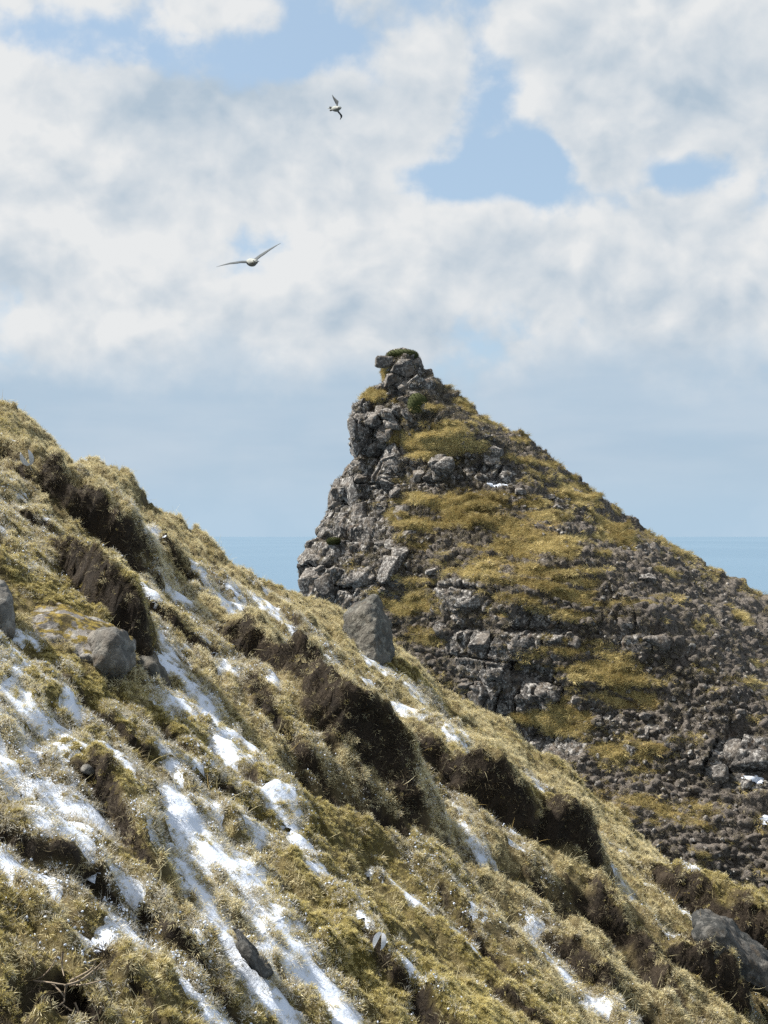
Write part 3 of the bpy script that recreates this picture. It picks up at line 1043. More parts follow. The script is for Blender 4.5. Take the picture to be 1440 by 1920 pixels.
# little scarps where the turf has crept downhill
qs = (X * .85 - Y * .30) / .95 + wob1 * 1.5 + .8 * fbm(X * .5, Y * .5, 21.0, 2)
fq = qs % 1
scarp = np.where(fq < .86, fq / .86, (1 - fq) / .14) * np.clip(.5 + 2.2 * fbm(X * .8, Y * .8, 31.0, 3), 0, 1)
fine0 = (np.abs(X) < 6.25) & (Y > 3.55) & (Y < 17.25)
Z = Z + (scarp - .5) * .09 * fine0
# eroded gully of bare peat between the rear bank and the front slope
gul = polyline([(560, 1430), (640, 1480), (740, 1540), (860, 1590), (980, 1640), (1100, 1700), (1190, 1780), (1270, 1880)], 90)
gul = np.clip(gul + wob1 * .8, 0, 9)
Z = Z - .26 * (1 - sst(.2, 1.3, gul))
rim = polyline([(500, 1480), (620, 1540), (760, 1590), (880, 1650), (1000, 1710), (1090, 1800), (1180, 1920)], 90)
Z = Z + .10 * (1 - sst(.1, 1.2, rim + wob2 * .6))
# dark hole in the lowest hummock on the left
lip0 = np.clip(bumps, 0, .8)
hpx, hpy, hpd = project(np.stack([X + lip0 * .28, Y - lip0 * .35, Z], -1))
k_ = np.argmin((hpx - 110) ** 2 + (hpy - 1850) ** 2 + np.where(hpd > 1, 0, 1e9))
hx_, hy_ = X.ravel()[k_], Y.ravel()[k_]
hole = np.sqrt(((X - hx_) / .20) ** 2 + ((Y - hy_) / .26) ** 2) + wob1 * .5
Z = Z - .42 * (1 - sst(.62, 1.0, hole))
Zsmooth = Z + 0
# tussocks, drawn out along the fall of the snow streaks
sd = at(480, 1700) - at(330, 1490)
sa = math.atan2(sd[1], sd[0])
U = X * math.cos(sa) + Y * math.sin(sa)
V_ = -X * math.sin(sa) + Y * math.cos(sa)
near_fade = sst(3.0, 3.6, Y) * sst(17.4, 16.9, Y)
fine = (np.abs(X) < 6.25) & (Y > 3.55) & (Y < 17.25)
w1, w2, wid = worley(U / .62 + .6 * wob1, V_ / .19 + .6 * wob2, 0.5)
w1b, w2b, widb = worley(X / .15 + .4 * wob2, Y / .19, 2.5)
w1c, w2c, widc = worley(X / .075 + .3 * wob1, Y / .095, 4.5)
tus = sst(0, .55, w2 - w1) * .075 * (.3 + wid) + sst(0, .6, w2b - w1b) * .032 + sst(0, .6, w2c - w1c) * .030 * (.4 + widc) + fbm(U * 1.8, V_ * 4.2, 1.0, 4) * .09 + fbm(X * 13, Y * 13, 2.0, 3) * .03
tus = tus * np.where(fine, 1, .5)
Z = Z + tus - .05
# fall away behind the crest
dyc = Y - (YC + .25 * fbm(X * .7, 2.0, 0, 3) * 2)
Z = Z - np.where(dyc > 0, 1.25 * dyc ** 2 / (dyc + .35), 0)
Zsmooth = Zsmooth - np.where(dyc > 0, 1.25 * dyc ** 2 / (dyc + .35), 0)
Z = np.maximum(Z, SEA_Z - 3)
# overhanging lips: the tops of the hummocks lean downhill and towards the viewer
lip = np.clip(bumps, 0, .8) * np.where(fine, 1, 0)
XX = X + lip * .28
YY = Y - lip * .35
GP = np.stack([XX, YY, Z], -1)
face_ = sst(.82, .5, (normals_grid(np.stack([XX, YY, Zsmooth], -1)) * (np.array([.65, -.15, 1.0]) / 1.2021)).sum(-1)) * fine
lumps = fbm(XX * 3.5, YY * 3.5, Z * 3.5, 4, .6) * .30 + fbm(XX * 12, YY * 12, Z * 12, 3, .6) * .07
GP[..., 0] += .5 * lumps * face_
GP[..., 1] -= lumps * face_
GP[..., 2] += .3 * lumps * face_
GN = normals_grid(GP)
GN *= np.sign(GN[..., 2:3] + 1e-9) if GN[300, 300, 2] < 0 else 1
flatness = GN[..., 2]
pn = np.array([.65, -.15, 1.0])
pn /= np.linalg.norm(pn)
dev = (GN * pn).sum(-1)                                   # 1 where the surface lies in the slope
Gs = normals_grid(np.stack([XX, YY, Zsmooth], -1))
devs = (Gs * pn).sum(-1)
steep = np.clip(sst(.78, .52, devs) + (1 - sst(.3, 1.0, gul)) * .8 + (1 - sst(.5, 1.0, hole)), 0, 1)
mnoise = fbm(X * .9 + 3, Y * .9, 7.0, 4)
moss = np.clip(mossm * .8 + mnoise * 2.2 - .06, 0, 1) * (1 - .6 * steep)



def box_blur(A, r):
    """mean over a window of the grid"""
    for ax in (0, 1):
        pad = [(r + 1, r) if q == ax else (0, 0) for q in (0, 1)]
        cs = np.cumsum(np.pad(A, pad, mode='edge'), axis=ax, dtype=np.float64)
        n_ = A.shape[ax]
        A = (np.take(cs, np.arange(2 * r + 1, 2 * r + 1 + n_), axis=ax) - np.take(cs, np.arange(n_), axis=ax)) / (2 * r + 1)
    return A


conv = np.where(fine, Z - plane - box_blur(Z - plane, 9), 0)          # brows of the hummocks, where the straw stands
# --- snow lying between the tussocks
SN = [([(272, 1005), (262, 1060), (270, 1110), (285, 1150)], 44), ([(290, 1170), (330, 1240), (395, 1300)], 34), ([(310, 1310), (395, 1325), (425, 1400), (465, 1460)], 50),
      ([(360, 1200), (430, 1250), (500, 1300)], 26), ([(440, 1085), (500, 1130), (560, 1180), (612, 1222)], 44), ([(370, 1100), (440, 1140)], 30),
      ([(690, 1225), (760, 1275), (800, 1300)], 30), ([(775, 1340), (850, 1405)], 56), ([(1005, 1455), (1060, 1535), (1120, 1610)], 46), ([(1120, 1620), (1165, 1665)], 44),
      ([(870, 1520), (905, 1590)], 40), ([(860, 1600), (935, 1610)], 26), ([(0, 1225), (110, 1285), (170, 1340)], 40), ([(-60, 1250), (60, 1330), (160, 1390), (250, 1440)], 46),
      ([(120, 1260), (135, 1320), (200, 1340)], 30), ([(230, 1340), (330, 1420), (460, 1480), (540, 1530)], 50), ([(330, 1480), (395, 1570), (470, 1680), (560, 1770)], 92),
      ([(-80, 1520), (60, 1570), (140, 1600), (190, 1680), (270, 1740), (350, 1800), (420, 1900), (450, 1960)], 76), ([(110, 1470), (220, 1570), (340, 1600)], 50),
      ([(560, 1600), (640, 1700), (700, 1790), (790, 1890)], 46), ([(1010, 1755), (1080, 1830), (1170, 1920)], 56), ([(1310, 1800), (1350, 1850), (1385, 1875)], 50),
      ([(1268, 1650), (1290, 1705)], 26), ([(390, 1720), (480, 1820), (560, 1910)], 50), ([(690, 1540), (770, 1570)], 26), ([(600, 1480), (660, 1530)], 24),
      ([(0, 1620), (120, 1650)], 40), ([(380, 1500), (480, 1560), (560, 1610)], 34), ([(20, 1180), (60, 1200)], 30), ([(420, 1350), (480, 1400), (540, 1470)], 24),
      ([(700, 1620), (800, 1700)], 20), ([(190, 1770), (240, 1790)], 30), ([(560, 1790), (640, 1880)], 34), ([(300, 1210), (380, 1290)], 24),
      ([(470, 1060), (540, 1100)], 18), ([(380, 1090), (420, 1130)], 26), ([(820, 1310), (870, 1360)], 22), ([(1180, 1680), (1230, 1720)], 16), ([(30, 1900), (90, 1880)], 24)]
sm = np.zeros_like(Z)
for pts, w in SN:
    d = polyline(pts, w)
    sm = np.maximum(sm, 1 - sst(.35, 1.7, d + wob1 * .9))
an = fbm(U * .7, V_ * 3.4, 4.0, 5)
left_low = sst(1.5, -1.0, X + .02 * (Y - 8)) * .50                 # more snow survives on the left part of the slope
cover = sm * 1.0 + np.clip(an * 2.0 + left_low - .10, 0, .75) * (1 - .75 * mossm)
cover = cover * (1 - sst(.25, .6, steep)) * np.maximum(sst(13.6, 12.4, Y), np.minimum(1, sm * 1.6)) * (1 - .55 * sst(.1, .3, bumps) * (1 - sm))
hf_ = fbm(X * 7, Y * 7, 8.0, 4)
bare = box_blur(np.maximum(sst(.08, .4, face_), sst(1.2, .95, hole)), 3)
cover = cover * (1 - bare)
S = Zsmooth * .60 + (Z + .03) * .40 - .053 + .062 * np.clip(cover + hf_ * 1.6, 0, 1.0) + hf_ * .045 + fbm(X * 19 + 3, Y * 19, 1.0, 3) * .040 - .12 * bare
S = box_blur(S - plane, 1) + plane
over = S - Z
SP = np.stack([GP[..., 0], GP[..., 1], S + .3 * lumps * face_], -1)
keep = (over > -.02) & fine & (cover > .08)
keep &= box_blur(((over > .0) & keep).astype(float), 4) > .30          # no lone slivers
fa = grid_faces(len(gys), len(gxs))
kf = keep.ravel()[fa].any(1) & fine.ravel()[fa].all(1)
sn_ = np.cross(SP.reshape(-1, 3)[fa[:, 1]] - SP.reshape(-1, 3)[fa[:, 0]], SP.reshape(-1, 3)[fa[:, 3]] - SP.reshape(-1, 3)[fa[:, 0]])
kf &= np.abs(sn_[:, 2]) / (np.linalg.norm(sn_, axis=1) + 1e-12) > .18
fs = fa[kf]
used, inv = np.unique(fs, return_inverse=True)
snow = link('snow', mesh_np('snow', SP.reshape(-1, 3)[used], inv.reshape(-1, 4)), M_SNOW)
tag(snow, 'thin white snow lying in streaks between the grass tussocks', 'snow', kind='stuff')

gme = mesh_np('hillside', GP.reshape(-1, 3), fa)
set_attr(gme, 'steep', steep)
set_attr(gme, 'moss', moss)
hillside = link('hillside', gme, M_SOIL)
tag(hillside, 'steep near hillside of turf hummocks and bare peat falling to the right', kind='structure')
GPX, GPY, GPD = project(GP)
print('hole at', GPX[hole < .3].mean(), GPY[hole < .3].mean())


def ground_at(px, py):
    d = (GPX - px) ** 2 + (GPY - py) ** 2 + np.where(GPD > 1, 0, 1e9)
    m = d < max(16, d.min() * 1.5 + 1)
    k = np.argmin(np.where(m, GPD + np.sqrt(d) * .01, 1e9))
    i, j = np.unravel_index(k, GPX.shape)
    return GP[i, j], GN[i, j]


# --- grass
gv = fine & (GPX > -330) & (GPX < 1770) & (GPY < 2150) & (GPY > 560) & (Y < 16.3)
gi_, gj_ = np.nonzero(gv)
snowd = np.clip(over, -1, 1)[gi_, gj_]
stp = steep[gi_, gj_]
ms = moss[gi_, gj_]
open_ = np.clip(1 - sst(.0, .045, snowd) * .86, 0, 1)
tn = fbm(X * 1.4 + 7, Y * 1.4, 11.0, 4)[gi_, gj_]
brow = np.clip(conv[gi_, gj_] * 9, -1, 1)
dist = GPD[gi_, gj_]
area_w = 1.0 + 0 * dist
print('visible turf vertices', len(gi_))


def turf_scatter(name, n, w, lo, hi, sources, tint, lean, jit, normal_w=.55):
    w = np.clip(w, 0, None)
    k = rng.choice(len(gi_), n, p=w / w.sum())
    i, j = gi_[k], gj_[k]
    P = GP[i, j] + np.stack([rng.uniform(-.5, .5, n) * DX, rng.uniform(-.5, .5, n) * DY, np.zeros(n)], -1)
    P[:, 2] += np.clip(over[i, j], 0, .06) * .8
    d = GN[i, j] * normal_w + np.array([[0, 0, 1 - normal_w]]) + np.array([lean]) + rng.normal(size=(n, 3)) * jit
    big = 1.0 + .0 * dist[k]
    return scatter(name, P, euler_from_dir(d, rng.random(n) * 6.28), (lo + (hi - lo) * rng.random(n) ** 1.5) * big, rng.integers(0, len(sources), n),
                   np.clip(tint[k] + rng.normal(size=n) * .16, 0, 1), sources)


SG = [(tuft(600 + q, 34, 1.0, .85, .075, 1.3, .3, 3), M_STRAW) for q in range(5)]
cov = np.clip(cover, 0, 1)[gi_, gj_]
clump = (.6 * widb + .4 * widc)[gi_, gj_]
core = (.5 + sst(.05, .35, w2b - w1b) * sst(.0, .3, w2c - w1c))[gi_, gj_] * (1 - sst(1.0, .7, hole))[gi_, gj_]
up_edge = np.clip(1 - stp * 1.1, 0, 1)
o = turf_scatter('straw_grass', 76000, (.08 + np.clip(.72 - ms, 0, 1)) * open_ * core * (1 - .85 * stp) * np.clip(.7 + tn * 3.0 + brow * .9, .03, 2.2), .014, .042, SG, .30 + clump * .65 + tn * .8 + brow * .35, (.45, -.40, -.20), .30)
tag(o, 'pale straw coloured dry grass covering the near slope', 'grass', kind='stuff')
FG = [(tuft(660 + q, 30, 1.0, .85, .08, 1.2, .3, 3), M_FROST) for q in range(3)]
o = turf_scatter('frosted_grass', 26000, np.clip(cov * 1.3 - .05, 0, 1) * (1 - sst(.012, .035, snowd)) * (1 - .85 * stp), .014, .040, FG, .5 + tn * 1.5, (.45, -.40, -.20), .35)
tag(o, 'whitish frosted grass fringing the snow streaks', 'grass', kind='stuff')
MG = [(tuft(620 + q, 44, 1.0, .9, .13, .8, .0, 2), M_MOSS) for q in range(4)]
o = turf_scatter('moss', 75000, (ms ** 1.3 + .05) * core * open_ * (1 - .75 * stp), .008, .020, MG, .25 + clump * .75 + tn + brow * .25, (.08, -.05, 0), .30, .75)
tag(o, 'olive and yellow moss on the hummocks of the near slope', 'moss', kind='stuff')
DG = [(tuft(640 + q, 30, 1.0, .55, .04, 1.5, .35, 4), M_DEAD) for q in range(4)]
o = turf_scatter('dead_thatch', 9000, (stp ** 1.2 + .02) * (1 - sst(1.0, .6, hole))[gi_, gj_] * np.clip(open_ + .1, 0, 1), .025, .075, DG, .40 + tn * 1.3, (.20, -.25, -.40), .35, .8)
tag(o, 'dark dead thatch and roots hanging on the peat banks', 'thatch', kind='stuff')
LG = [(tuft(680 + q, 5, 1.0, .5, .022, 1.3, .2, 5), M_STRAW) for q in range(3)]
o = turf_scatter('long_grass', 3200, (.2 + np.clip(.8 - ms, 0, 1)) * (open_ + .12) * (1 - .5 * stp), .06, .15, LG, .75 + tn, (.2, -.15, 0), .4)
tag(o, 'long pale grass stalks standing out of the turf', 'grass', kind='stuff')
# crumbs of snow caught in the grass round the streaks
SC = [(rock_mesh(900 + q, 2, 2, 2.2, .2), M_SNOW) for q in range(4)]
nc_ = 26000
w = np.clip(cov * 1.2 - .10, 0, 1) * (1 - sst(.01, .03, snowd)) * (1 - .9 * stp) * np.clip(.5 + 3 * hf_[gi_, gj_], .02, 1.5)
k = rng.choice(len(gi_), nc_, p=w / w.sum())
o = scatter('snow_crumbs', GP[gi_[k], gj_[k]] + rng.normal(size=(nc_, 3)) * .008 + np.array([[0, 0, .012]]), rng.random((nc_, 3)) * 6.28,
            (.0022 + .0040 * rng.random(nc_) ** 2)[:, None] * (.5 + .9 * rng.random((nc_, 3))), rng.integers(0, 4, nc_), rng.random(nc_), SC, snow)
o['kind'] = 'stuff'

# ------------------------------------------------------------------ rocks on the near slope


def near_rock(px, py, w, hgt, dep, label, seed, mat, rot=(0, 0, 0), p=3.0, cuts=7, sink=.3, cutlo=.6, rough=.08, lift=0.0):
    """centre pixel and size in photo pixels"""
    P, N = ground_at(px, py + hgt * .35)
    d = P[1]
    sx, sz = w / F * d / 2 / .9, hgt / F * d / 2 / .9
    me = rock_mesh(seed, 4, cuts, p, rough, size=(sx, dep, sz), cutlo=cutlo)
    o = link('boulder', me, mat)
    dr = pdir(px, py)
    yy = d + dep * sink
    o.location = Vector((dr.x / dr.y * yy, yy, dr.z / dr.y * yy + lift))
    o.rotation_euler = rot
    tag(o, label, 'rock', 'rocks bedded in the near slope')
    return o




def hull_rock(anchor, pts, label, mat, seed, rough=.02, soft=2):
    """a rock from the corners one can make out; each corner is a photo spot plus a depth in metres"""
    P, N = ground_at(*anchor)
    yb = P[1]
    bm = bmesh.new()
    W_ = []
    for a_, b_, dy in pts:
        d = pdir(a_, b_)
        y = yb + dy
        W_.append(Vector((d.x / d.y * y, y, d.z / d.y * y)))
    C = sum(W_, Vector()) / len(W_)
    for q in W_:
        bm.verts.new(q - C)
    res_ = bmesh.ops.convex_hull(bm, input=bm.verts)
    bmesh.ops.delete(bm, geom=[v for v in bm.verts if not v.link_faces], context='VERTS')
    for r_ in range(4):
        bmesh.ops.triangulate(bm, faces=bm.faces)
        bmesh.ops.subdivide_edges(bm, edges=[e for e in bm.edges if e.calc_length() > .03], cuts=1)
        if r_ >= 1:
            for q in range(soft):
                bmesh.ops.smooth_vert(bm, verts=bm.verts, factor=.35, use_axis_x=True, use_axis_y=True, use_axis_z=True)
    bmesh.ops.triangulate(bm, faces=bm.faces)
    bmesh.ops.recalc_face_normals(bm, faces=bm.faces)
    bm.normal_update()
    V = np.array([v.co[:] for v in bm.verts])
    Nn = np.array([v.normal[:] for v in bm.verts])
    q = V * 5 + seed
    fq1, fq2, fid = worley(q[:, 0] * .9, q[:, 1] * .9, q[:, 2] * .9)
    V = V + Nn * ((fbm(q[:, 0], q[:, 1], q[:, 2], 5, .6) * 1.8 + (fid - .5) * .15 + (sst(0, .12, fq2 - fq1) - 1) * .10) * rough)[:, None]
    for v, c_ in zip(bm.verts, V):
        v.co = c_
    me = bpy.data.meshes.new('boulder')
    bm.to_mesh(me)
    bm.free()
    me.polygons.foreach_set('use_smooth', [True] * len(me.polygons))
    o = link('boulder', me, mat)
    o.location = C
    tag(o, label, 'rock', 'rocks bedded in the near slope')
    return o


hull_rock((20, 1190), [(-60, 1090, .1), (5, 1088, .0), (24, 1105, -.05), (34, 1150, -.05), (28, 1200, -.12), (-60, 1215, -.15), (-60, 1120, -.2), (0, 1140, -.2), (10, 1210, .4), (-60, 1150, .6), (5, 1100, .4)],
          'smooth grey boulder cut by the left edge of the picture', M_NEAR, 1.0, .05, 1)
hull_rock((150, 1235), [(36, 1150, .25), (66, 1128, .55), (118, 1130, .6), (178, 1160, .55), (240, 1192, .45), (256, 1212, .2), (236, 1222, .0), (74, 1176, .0), (64, 1205, -.1), (112, 1232, -.12),
                        (200, 1236, -.12), (215, 1268, -.05), (44, 1190, .1), (150, 1165, .9), (240, 1250, .6), (60, 1205, .7), (130, 1150, .2), (90, 1160, .1)],
          'long grey boulder with a cap of ochre moss under the left turf bank', M_NEARMOSS, 2.0, .065, 1)
hull_rock((212, 1262), [(166, 1196, -.1), (185, 1182, -.12), (225, 1184, -.12), (250, 1200, 0), (256, 1235, 0), (240, 1262, -.02), (205, 1272, -.2), (180, 1255, -.28), (170, 1225, -.25), (215, 1200, -.28),
                        (230, 1250, -.25), (210, 1200, .3), (210, 1280, .3)],
          'rounded pale grey rock at the right end of the mossy boulder', M_NEAR, 3.0, .085, 1)
hull_rock((290, 1270), [(252, 1222, .35), (272, 1205, .35), (296, 1222, .3), (310, 1245, .2), (326, 1280, .2), (296, 1300, .0), (262, 1262, .0), (250, 1240, .1), (282, 1248, .0), (290, 1280, .6), (270, 1230, .6)],
          'brownish grey rock beside the snow right of the rounded pale rock', M_CREST, 4.0, .07, 1)
hull_rock((690, 1215), [(640, 1150, .1), (655, 1136, .3), (702, 1116, .1), (712, 1108, .12), (720, 1140, .15), (731, 1185, .15), (742, 1240, .1), (684, 1146, -.10), (706, 1185, -.26), (706, 1250, -.3), (650, 1225, -.1), (642, 1190, 0),
                        (690, 1140, .5), (690, 1230, .5)],
          'pointed grey rock standing on the crest below the far crags', M_CREST, 5.0, .07, 1)
hull_rock((1375, 1835), [(1300, 1712, .1), (1318, 1700, .25), (1345, 1705, .3), (1400, 1752, .3), (1450, 1795, .25), (1500, 1850, .1), (1500, 1900, -.2), (1430, 1862, -.25), (1350, 1815, -.2), (1305, 1765, -.1),
                         (1340, 1740, -.12), (1420, 1800, -.18), (1400, 1800, .7), (1330, 1760, .5), (1500, 1900, .5)],
          'dark grey slab lying on the slope near the right edge', M_DARKROCK, 6.0, .08, 1)
hull_rock((490, 1832), [(432, 1732, .1), (450, 1732, .12), (485, 1765, .1), (508, 1800, .05), (520, 1832, 0), (495, 1842, -.1), (462, 1810, -.12), (438, 1765, -.05), (470, 1775, -.12), (480, 1800, .25), (450, 1760, .25)],
          'small blackish rock poking out of the snow near the bottom left', M_DARKROCK, 7.0, .07, 1)
hull_rock((165, 1450), [(146, 1440, .02), (156, 1430, .08), (176, 1432, .08), (188, 1448, 0), (172, 1458, -.05), (150, 1452, -.05), (163, 1432, -.07), (165, 1440, .2)],
          'little grey rock half buried in moss and snow on the left', M_NEAR, 8.0, .015)

# ------------------------------------------------------------------ feathers
M_FEATHER, t, b = principled('white_feather')
b.inputs['Base Color'].default_value = (.50, .51, .53, 1)
b.inputs['Roughness'].default_value = .6
M_SHAFT, t, b = principled('feather_shaft')
b.inputs['Base Color'].default_value = (.62, .58, .50, 1)


def feather(px, py, length, label, rot, spread):
    P, N = ground_at(px, py)
    root = bpy.data.objects.new('feather', None)
    COL.objects.link(root)
    root.location = Vector(P + N * .035 + np.array([0, -.03, .02]))
    root.rotation_euler = rot
    tag(root, label, 'feather', 'white feathers caught in the grass')
    for side in (-1, 1):
        V, Fc = [], []
        n = 10
        for k in range(n + 1):
            f = k / n
            wdt = length * .30 * (math.sin(math.pi * min(1, f * .93 + .07)) ** .6) 
            bx = side * spread * f * length
            zz = -f * length
            yy = -.18 * length * math.sin(f * 2.2)
            V += [(bx, yy, zz), (bx + side * wdt, yy + .06 * length * f, zz + wdt * .45)]
            V += [(bx, yy + .0015, zz), (bx + side * wdt, yy + .06 * length * f + .0015, zz + wdt * .45)]
        for k in range(n):
            q = 4 * k
            Fc += [(q, q + 1, q + 5, q + 4), (q + 2, q + 6, q + 7, q + 3), (q + 1, q + 3, q + 7, q + 5), (q, q + 4, q + 6, q + 2)]
        me = bpy.data.meshes.new('vane')
        me.from_pydata(V, [], Fc)
        link('vane', me, M_FEATHER, root)
    bm = bmesh.new()
    bmesh.ops.create_cone(bm, segments=6, radius1=length * .012, radius2=length * .022, depth=length * .5, cap_ends=True)
    bmesh.ops.translate(bm, verts=bm.verts, vec=(0, .002, length * .12))
    me = bpy.data.meshes.new('shaft')
    bm.to_mesh(me)
    bm.free()
    link('shaft', me, M_SHAFT, root)
    return root


feather(712, 1752, .085, 'white feather caught in the grass beside a snow streak near the bottom', (-.3, .35, .1), .22)
feather(55, 882, .13, 'small white feather stuck in the turf bank at the upper left', (-.2, math.pi - .35, .2), .25)

# ------------------------------------------------------------------ dry roots in the dark hollow
M_ROOT, t, b = principled('dry_root')
t.put(b.inputs['Base Color'], t.mix(t.noise(geopos(t), 40, 3, .5), (.16, .12, .085), (.34, .28, .21)))
b.inputs['Roughness'].default_value = .9


def tube(name, pts, r0, r1, mat, parent, seg=6):
    pts = [Vector(p) for p in pts]
    V, Fc = [], []
    n = len(pts)
    for k, p in enumerate(pts):
        d = (pts[min(k + 1, n - 1)] - pts[max(k - 1, 0)]).normalized()
        a = d.cross(Vector((0, 0, 1)) if abs(d.z) < .9 else Vector((1, 0, 0))).normalized()
        bb = d.cross(a)
        rr = r0 + (r1 - r0) * k / (n - 1)
        for s in range(seg):
            an = 2 * math.pi * s / seg
            V.append(p + (a * math.cos(an) + bb * math.sin(an)) * rr)
    for k in range(n - 1):
        for s in range(seg):
            s2 = (s + 1) % seg
            Fc.append((k * seg + s, k * seg + s2, (k + 1) * seg + s2, (k + 1) * seg + s))
    me = bpy.data.meshes.new(name)
    me.from_pydata([tuple(v) for v in V], [], Fc)
    for q in me.polygons:
        q.use_smooth = True
    return link(name, me, mat, parent)


hc, hn = ground_at(110, 1850)
rootp = bpy.data.objects.new('dead_roots', None)
COL.objects.link(rootp)
rootp.location = Vector(hc)
tag(rootp, 'tangle of pale dry roots in the dark hollow at the bottom left', 'roots')
yh = hc[1] - .10


def rp(px, py, dy=0.0):
    d = pdir(px, py)
    y = yh + dy
    return Vector((d.x / d.y * y, y, d.z / d.y * y)) - Vector(hc)


RT = [[(40, 1820), (70, 1835), (95, 1815), (110, 1785)], [(50, 1838), (90, 1842), (130, 1846), (165, 1832), (190, 1812)], [(120, 1848), (150, 1838), (180, 1815), (195, 1800)],
      [(125, 1845), (120, 1870), (118, 1880), (90, 1898), (65, 1918)], [(95, 1842), (112, 1858), (122, 1872)], [(140, 1880), (148, 1900), (152, 1925)],
      [(118, 1785), (116, 1810), (120, 1830)], [(130, 1847), (160, 1846), (200, 1835)], [(60, 1795), (66, 1815), (52, 1830)], [(130, 1840), (170, 1818), (180, 1800)],
      [(118, 1885), (135, 1895), (160, 1902)], [(200, 1850), (210, 1870), (205, 1890)]]
for k, pts in enumerate(RT):
    pp = [rp(a_, b_, .03 * math.sin(k * 2.1 + q * 1.7)) for q, (a_, b_) in enumerate(pts)]
    # smooth the strand
    fine_p = []
    for q in range(len(pp) - 1):
        p0, p1, p2, p3 = pp[max(q - 1, 0)], pp[q], pp[q + 1], pp[min(q + 2, len(pp) - 1)]
        for s in range(4):
            f = s / 4
            fine_p.append(.5 * ((2 * p1) + (p2 - p0) * f + (2 * p0 - 5 * p1 + 4 * p2 - p3) * f * f + (3 * p1 - p0 - 3 * p2 + p3) * f ** 3))
    fine_p.append(pp[-1])
    tube('root', fine_p, .0045, .0016, M_ROOT, rootp)

# ------------------------------------------------------------------ birds
M_BODY, t, b = principled('bird_white')
t.put(b.inputs['Base Color'], t.mix(t.noise(objco(t), 14, 3, .5), (.22, .235, .225), (.34, .35, .33)))
b.inputs['Roughness'].default_value = .8
M_WING, t, b = principled('bird_grey')
t.put(b.inputs['Base Color'], t.mix(t.noise(objco(t), 9, 3, .5), (.035, .043, .05), (.07, .082, .09)))
b.inputs['Roughness'].default_value = .8
M_BILL, t, b = principled('bird_bill')
b.inputs['Base Color'].default_value = (.09, .09, .08, 1)


def loft(V, Fc, Mi, rings, mi, close=True):
    base = len(V)
    n = len(rings[0])
    for r_ in rings:
        V.extend(r_)
        assert len(r_) == n
    for k in range(len(rings) - 1):
        for s in range(n):
            s2 = (s + 1) % n
            Fc.append((base + k * n + s, base + k * n + s2, base + (k + 1) * n + s2, base + (k + 1) * n + s))
            Mi.append(mi(k) if callable(mi) else mi)
    if close:
        Fc.append(tuple(base + s for s in range(n))[::-1])
        Fc.append(tuple(base + (len(rings) - 1) * n + s for s in range(n)))
        Mi += [mi(0) if callable(mi) else mi, mi(len(rings) - 2) if callable(mi) else mi]


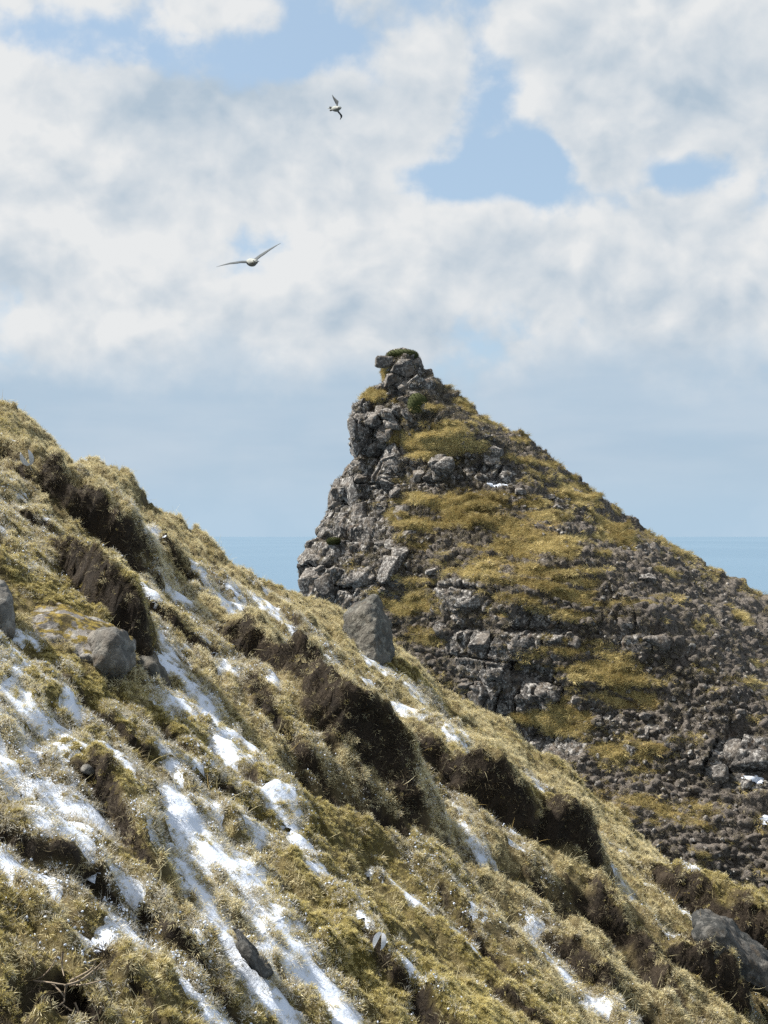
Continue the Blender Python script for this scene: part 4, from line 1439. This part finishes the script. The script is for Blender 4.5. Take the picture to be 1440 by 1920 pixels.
def bird(label, dist, body_px, head_px, fwd_y, length, wings, tail_spread, feet=False):
    """body_px: photo spot of the body centre; wings: photo polylines from shoulder to tip"""
    def pt(px, py, dy=0.0):
        d = pdir(px, py)
        y = dist + dy
        return Vector((d.x / d.y * y, y, d.z / d.y * y))
    C = pt(*body_px)
    fw = pt(*head_px) - C
    fw = Vector((fw.x, fwd_y, fw.z)).normalized()
    up = Vector((0, 0, 1))
    up = (up - fw * up.dot(fw)).normalized()
    rt = fw.cross(up)
    V, Fc, Mi = [], [], []
    prof = [(-.50, .006), (-.42, .030), (-.30, .056), (-.15, .078), (0, .086), (.12, .080), (.22, .062), (.28, .050), (.33, .052), (.38, .048), (.42, .034), (.445, .017),
            (.47, .012), (.49, .009), (.50, .003)]
    rings = []
    for f, r_ in prof:
        cen = C + fw * f * length + up * (.018 * length / .45 if f > .25 else 0)
        rings.append([tuple(cen + (rt * math.cos(a) * 1.05 + up * math.sin(a)) * r_ * .84 * length / .45) for a in np.linspace(0, 2 * math.pi, 14, endpoint=False)])
    loft(V, Fc, Mi, rings, lambda k: 2 if k >= 11 else 0)
    for (pts, chord, dys) in wings:
        W_ = [pt(a_, b_, dy) for (a_, b_), dy in zip(pts, dys)]
        W_[0] = C + (W_[0] - C) * .4
        rings = []
        n = len(W_)
        fine_w = []
        for q in range(n - 1):
            for s in range(4):
                fine_w.append((W_[q].lerp(W_[q + 1], s / 4), (q + s / 4) / (n - 1)))
        fine_w.append((W_[-1], 1.0))
        for p_, f in fine_w:
            ch = chord * (1 - .15 * f - .75 * max(0, f - .45) / .55 * f)
            ax = (W_[-1] - W_[0]).normalized()
            cd = fw - up * .18
            cd = (cd - ax * cd.dot(ax)).normalized()
            nn = ax.cross(cd).normalized()
            sw = -cd * ch * 1.2 * max(0, f - .4) ** 1.3
            sec = [(.42, 0), (.22, .05), (-.15, .045), (-.58, .004), (-.15, -.02), (.22, -.03)]
            rings.append([tuple(p_ + sw + cd * a_ * ch + nn * b_ * ch * 1.3) for a_, b_ in sec])
        loft(V, Fc, Mi, rings, 1)
    # tail fan
    tb = C - fw * .36 * length
    rings = []
    for f in (0, .5, 1):
        cen = tb - fw * f * .24 * length
        wd = (.035 + tail_spread * f) * length / .45
        rings.append([tuple(cen + rt * wd * a_ + up * .006 * b_) for a_, b_ in ((-1, -1), (0, -1), (1, -1), (1, 1), (0, 1), (-1, 1))])
    loft(V, Fc, Mi, rings, 1 if not feet else 0)
    me = bpy.data.meshes.new('seabird')
    me.from_pydata([tuple(Vector(v) - C) for v in V], [], Fc)
    for m in (M_BODY, M_WING, M_BILL):
        me.materials.append(m)
    me.polygons.foreach_set('material_index', Mi)
    me.polygons.foreach_set('use_smooth', [True] * len(Mi))
    o = bpy.data.objects.new('seabird', me)
    o.location = C
    COL.objects.link(o)
    tag(o, label, 'bird', 'seabirds gliding in the sky')
    # dark eyes, and feet trailing behind one of them
    for s in (-1, 1):
        bm = bmesh.new()
        bmesh.ops.create_uvsphere(bm, u_segments=8, v_segments=6, radius=.009)
        e = bpy.data.meshes.new('eye')
        bm.to_mesh(e)
        bm.free()
        eo = link('eye', e, M_BILL, o)
        eo.location = fw * .385 * length + up * .030 + rt * s * .046
    if feet:
        for (a_, b_), (c_, d_) in (((624, 202), (618.5, 201)), ((624.5, 206), (619, 207))):
            tube('foot', [pt(a_, b_, .1) - C, pt((a_ + c_) / 2, (b_ + d_) / 2, .12) - C, pt(c_, d_, .15) - C], .016, .024, M_BILL, o)
    return o


bird('gliding grey and white seabird seen head-on with wings spread wide', 22.0, (472, 492), (482, 496.5), -.15, .42,
     [([(466, 491), (452, 491.5), (430, 495), (405, 501)], .115, [0, 0, .03, .08]),
      ([(480, 487), (488, 480), (503, 471), (527, 456)], .115, [0, 0, .03, .08])], .03)
bird('small white seabird high up banking with one wing raised', 34.0, (630, 204), (641, 209), -.22, .46,
     [([(632.5, 200), (633, 193), (630, 187), (623, 177)], .15, [0, -.05, 0, .1]),
      ([(636, 211), (640, 216), (641, 220), (638, 225)], .13, [0, .0, .05, .1])], .05, feet=True)
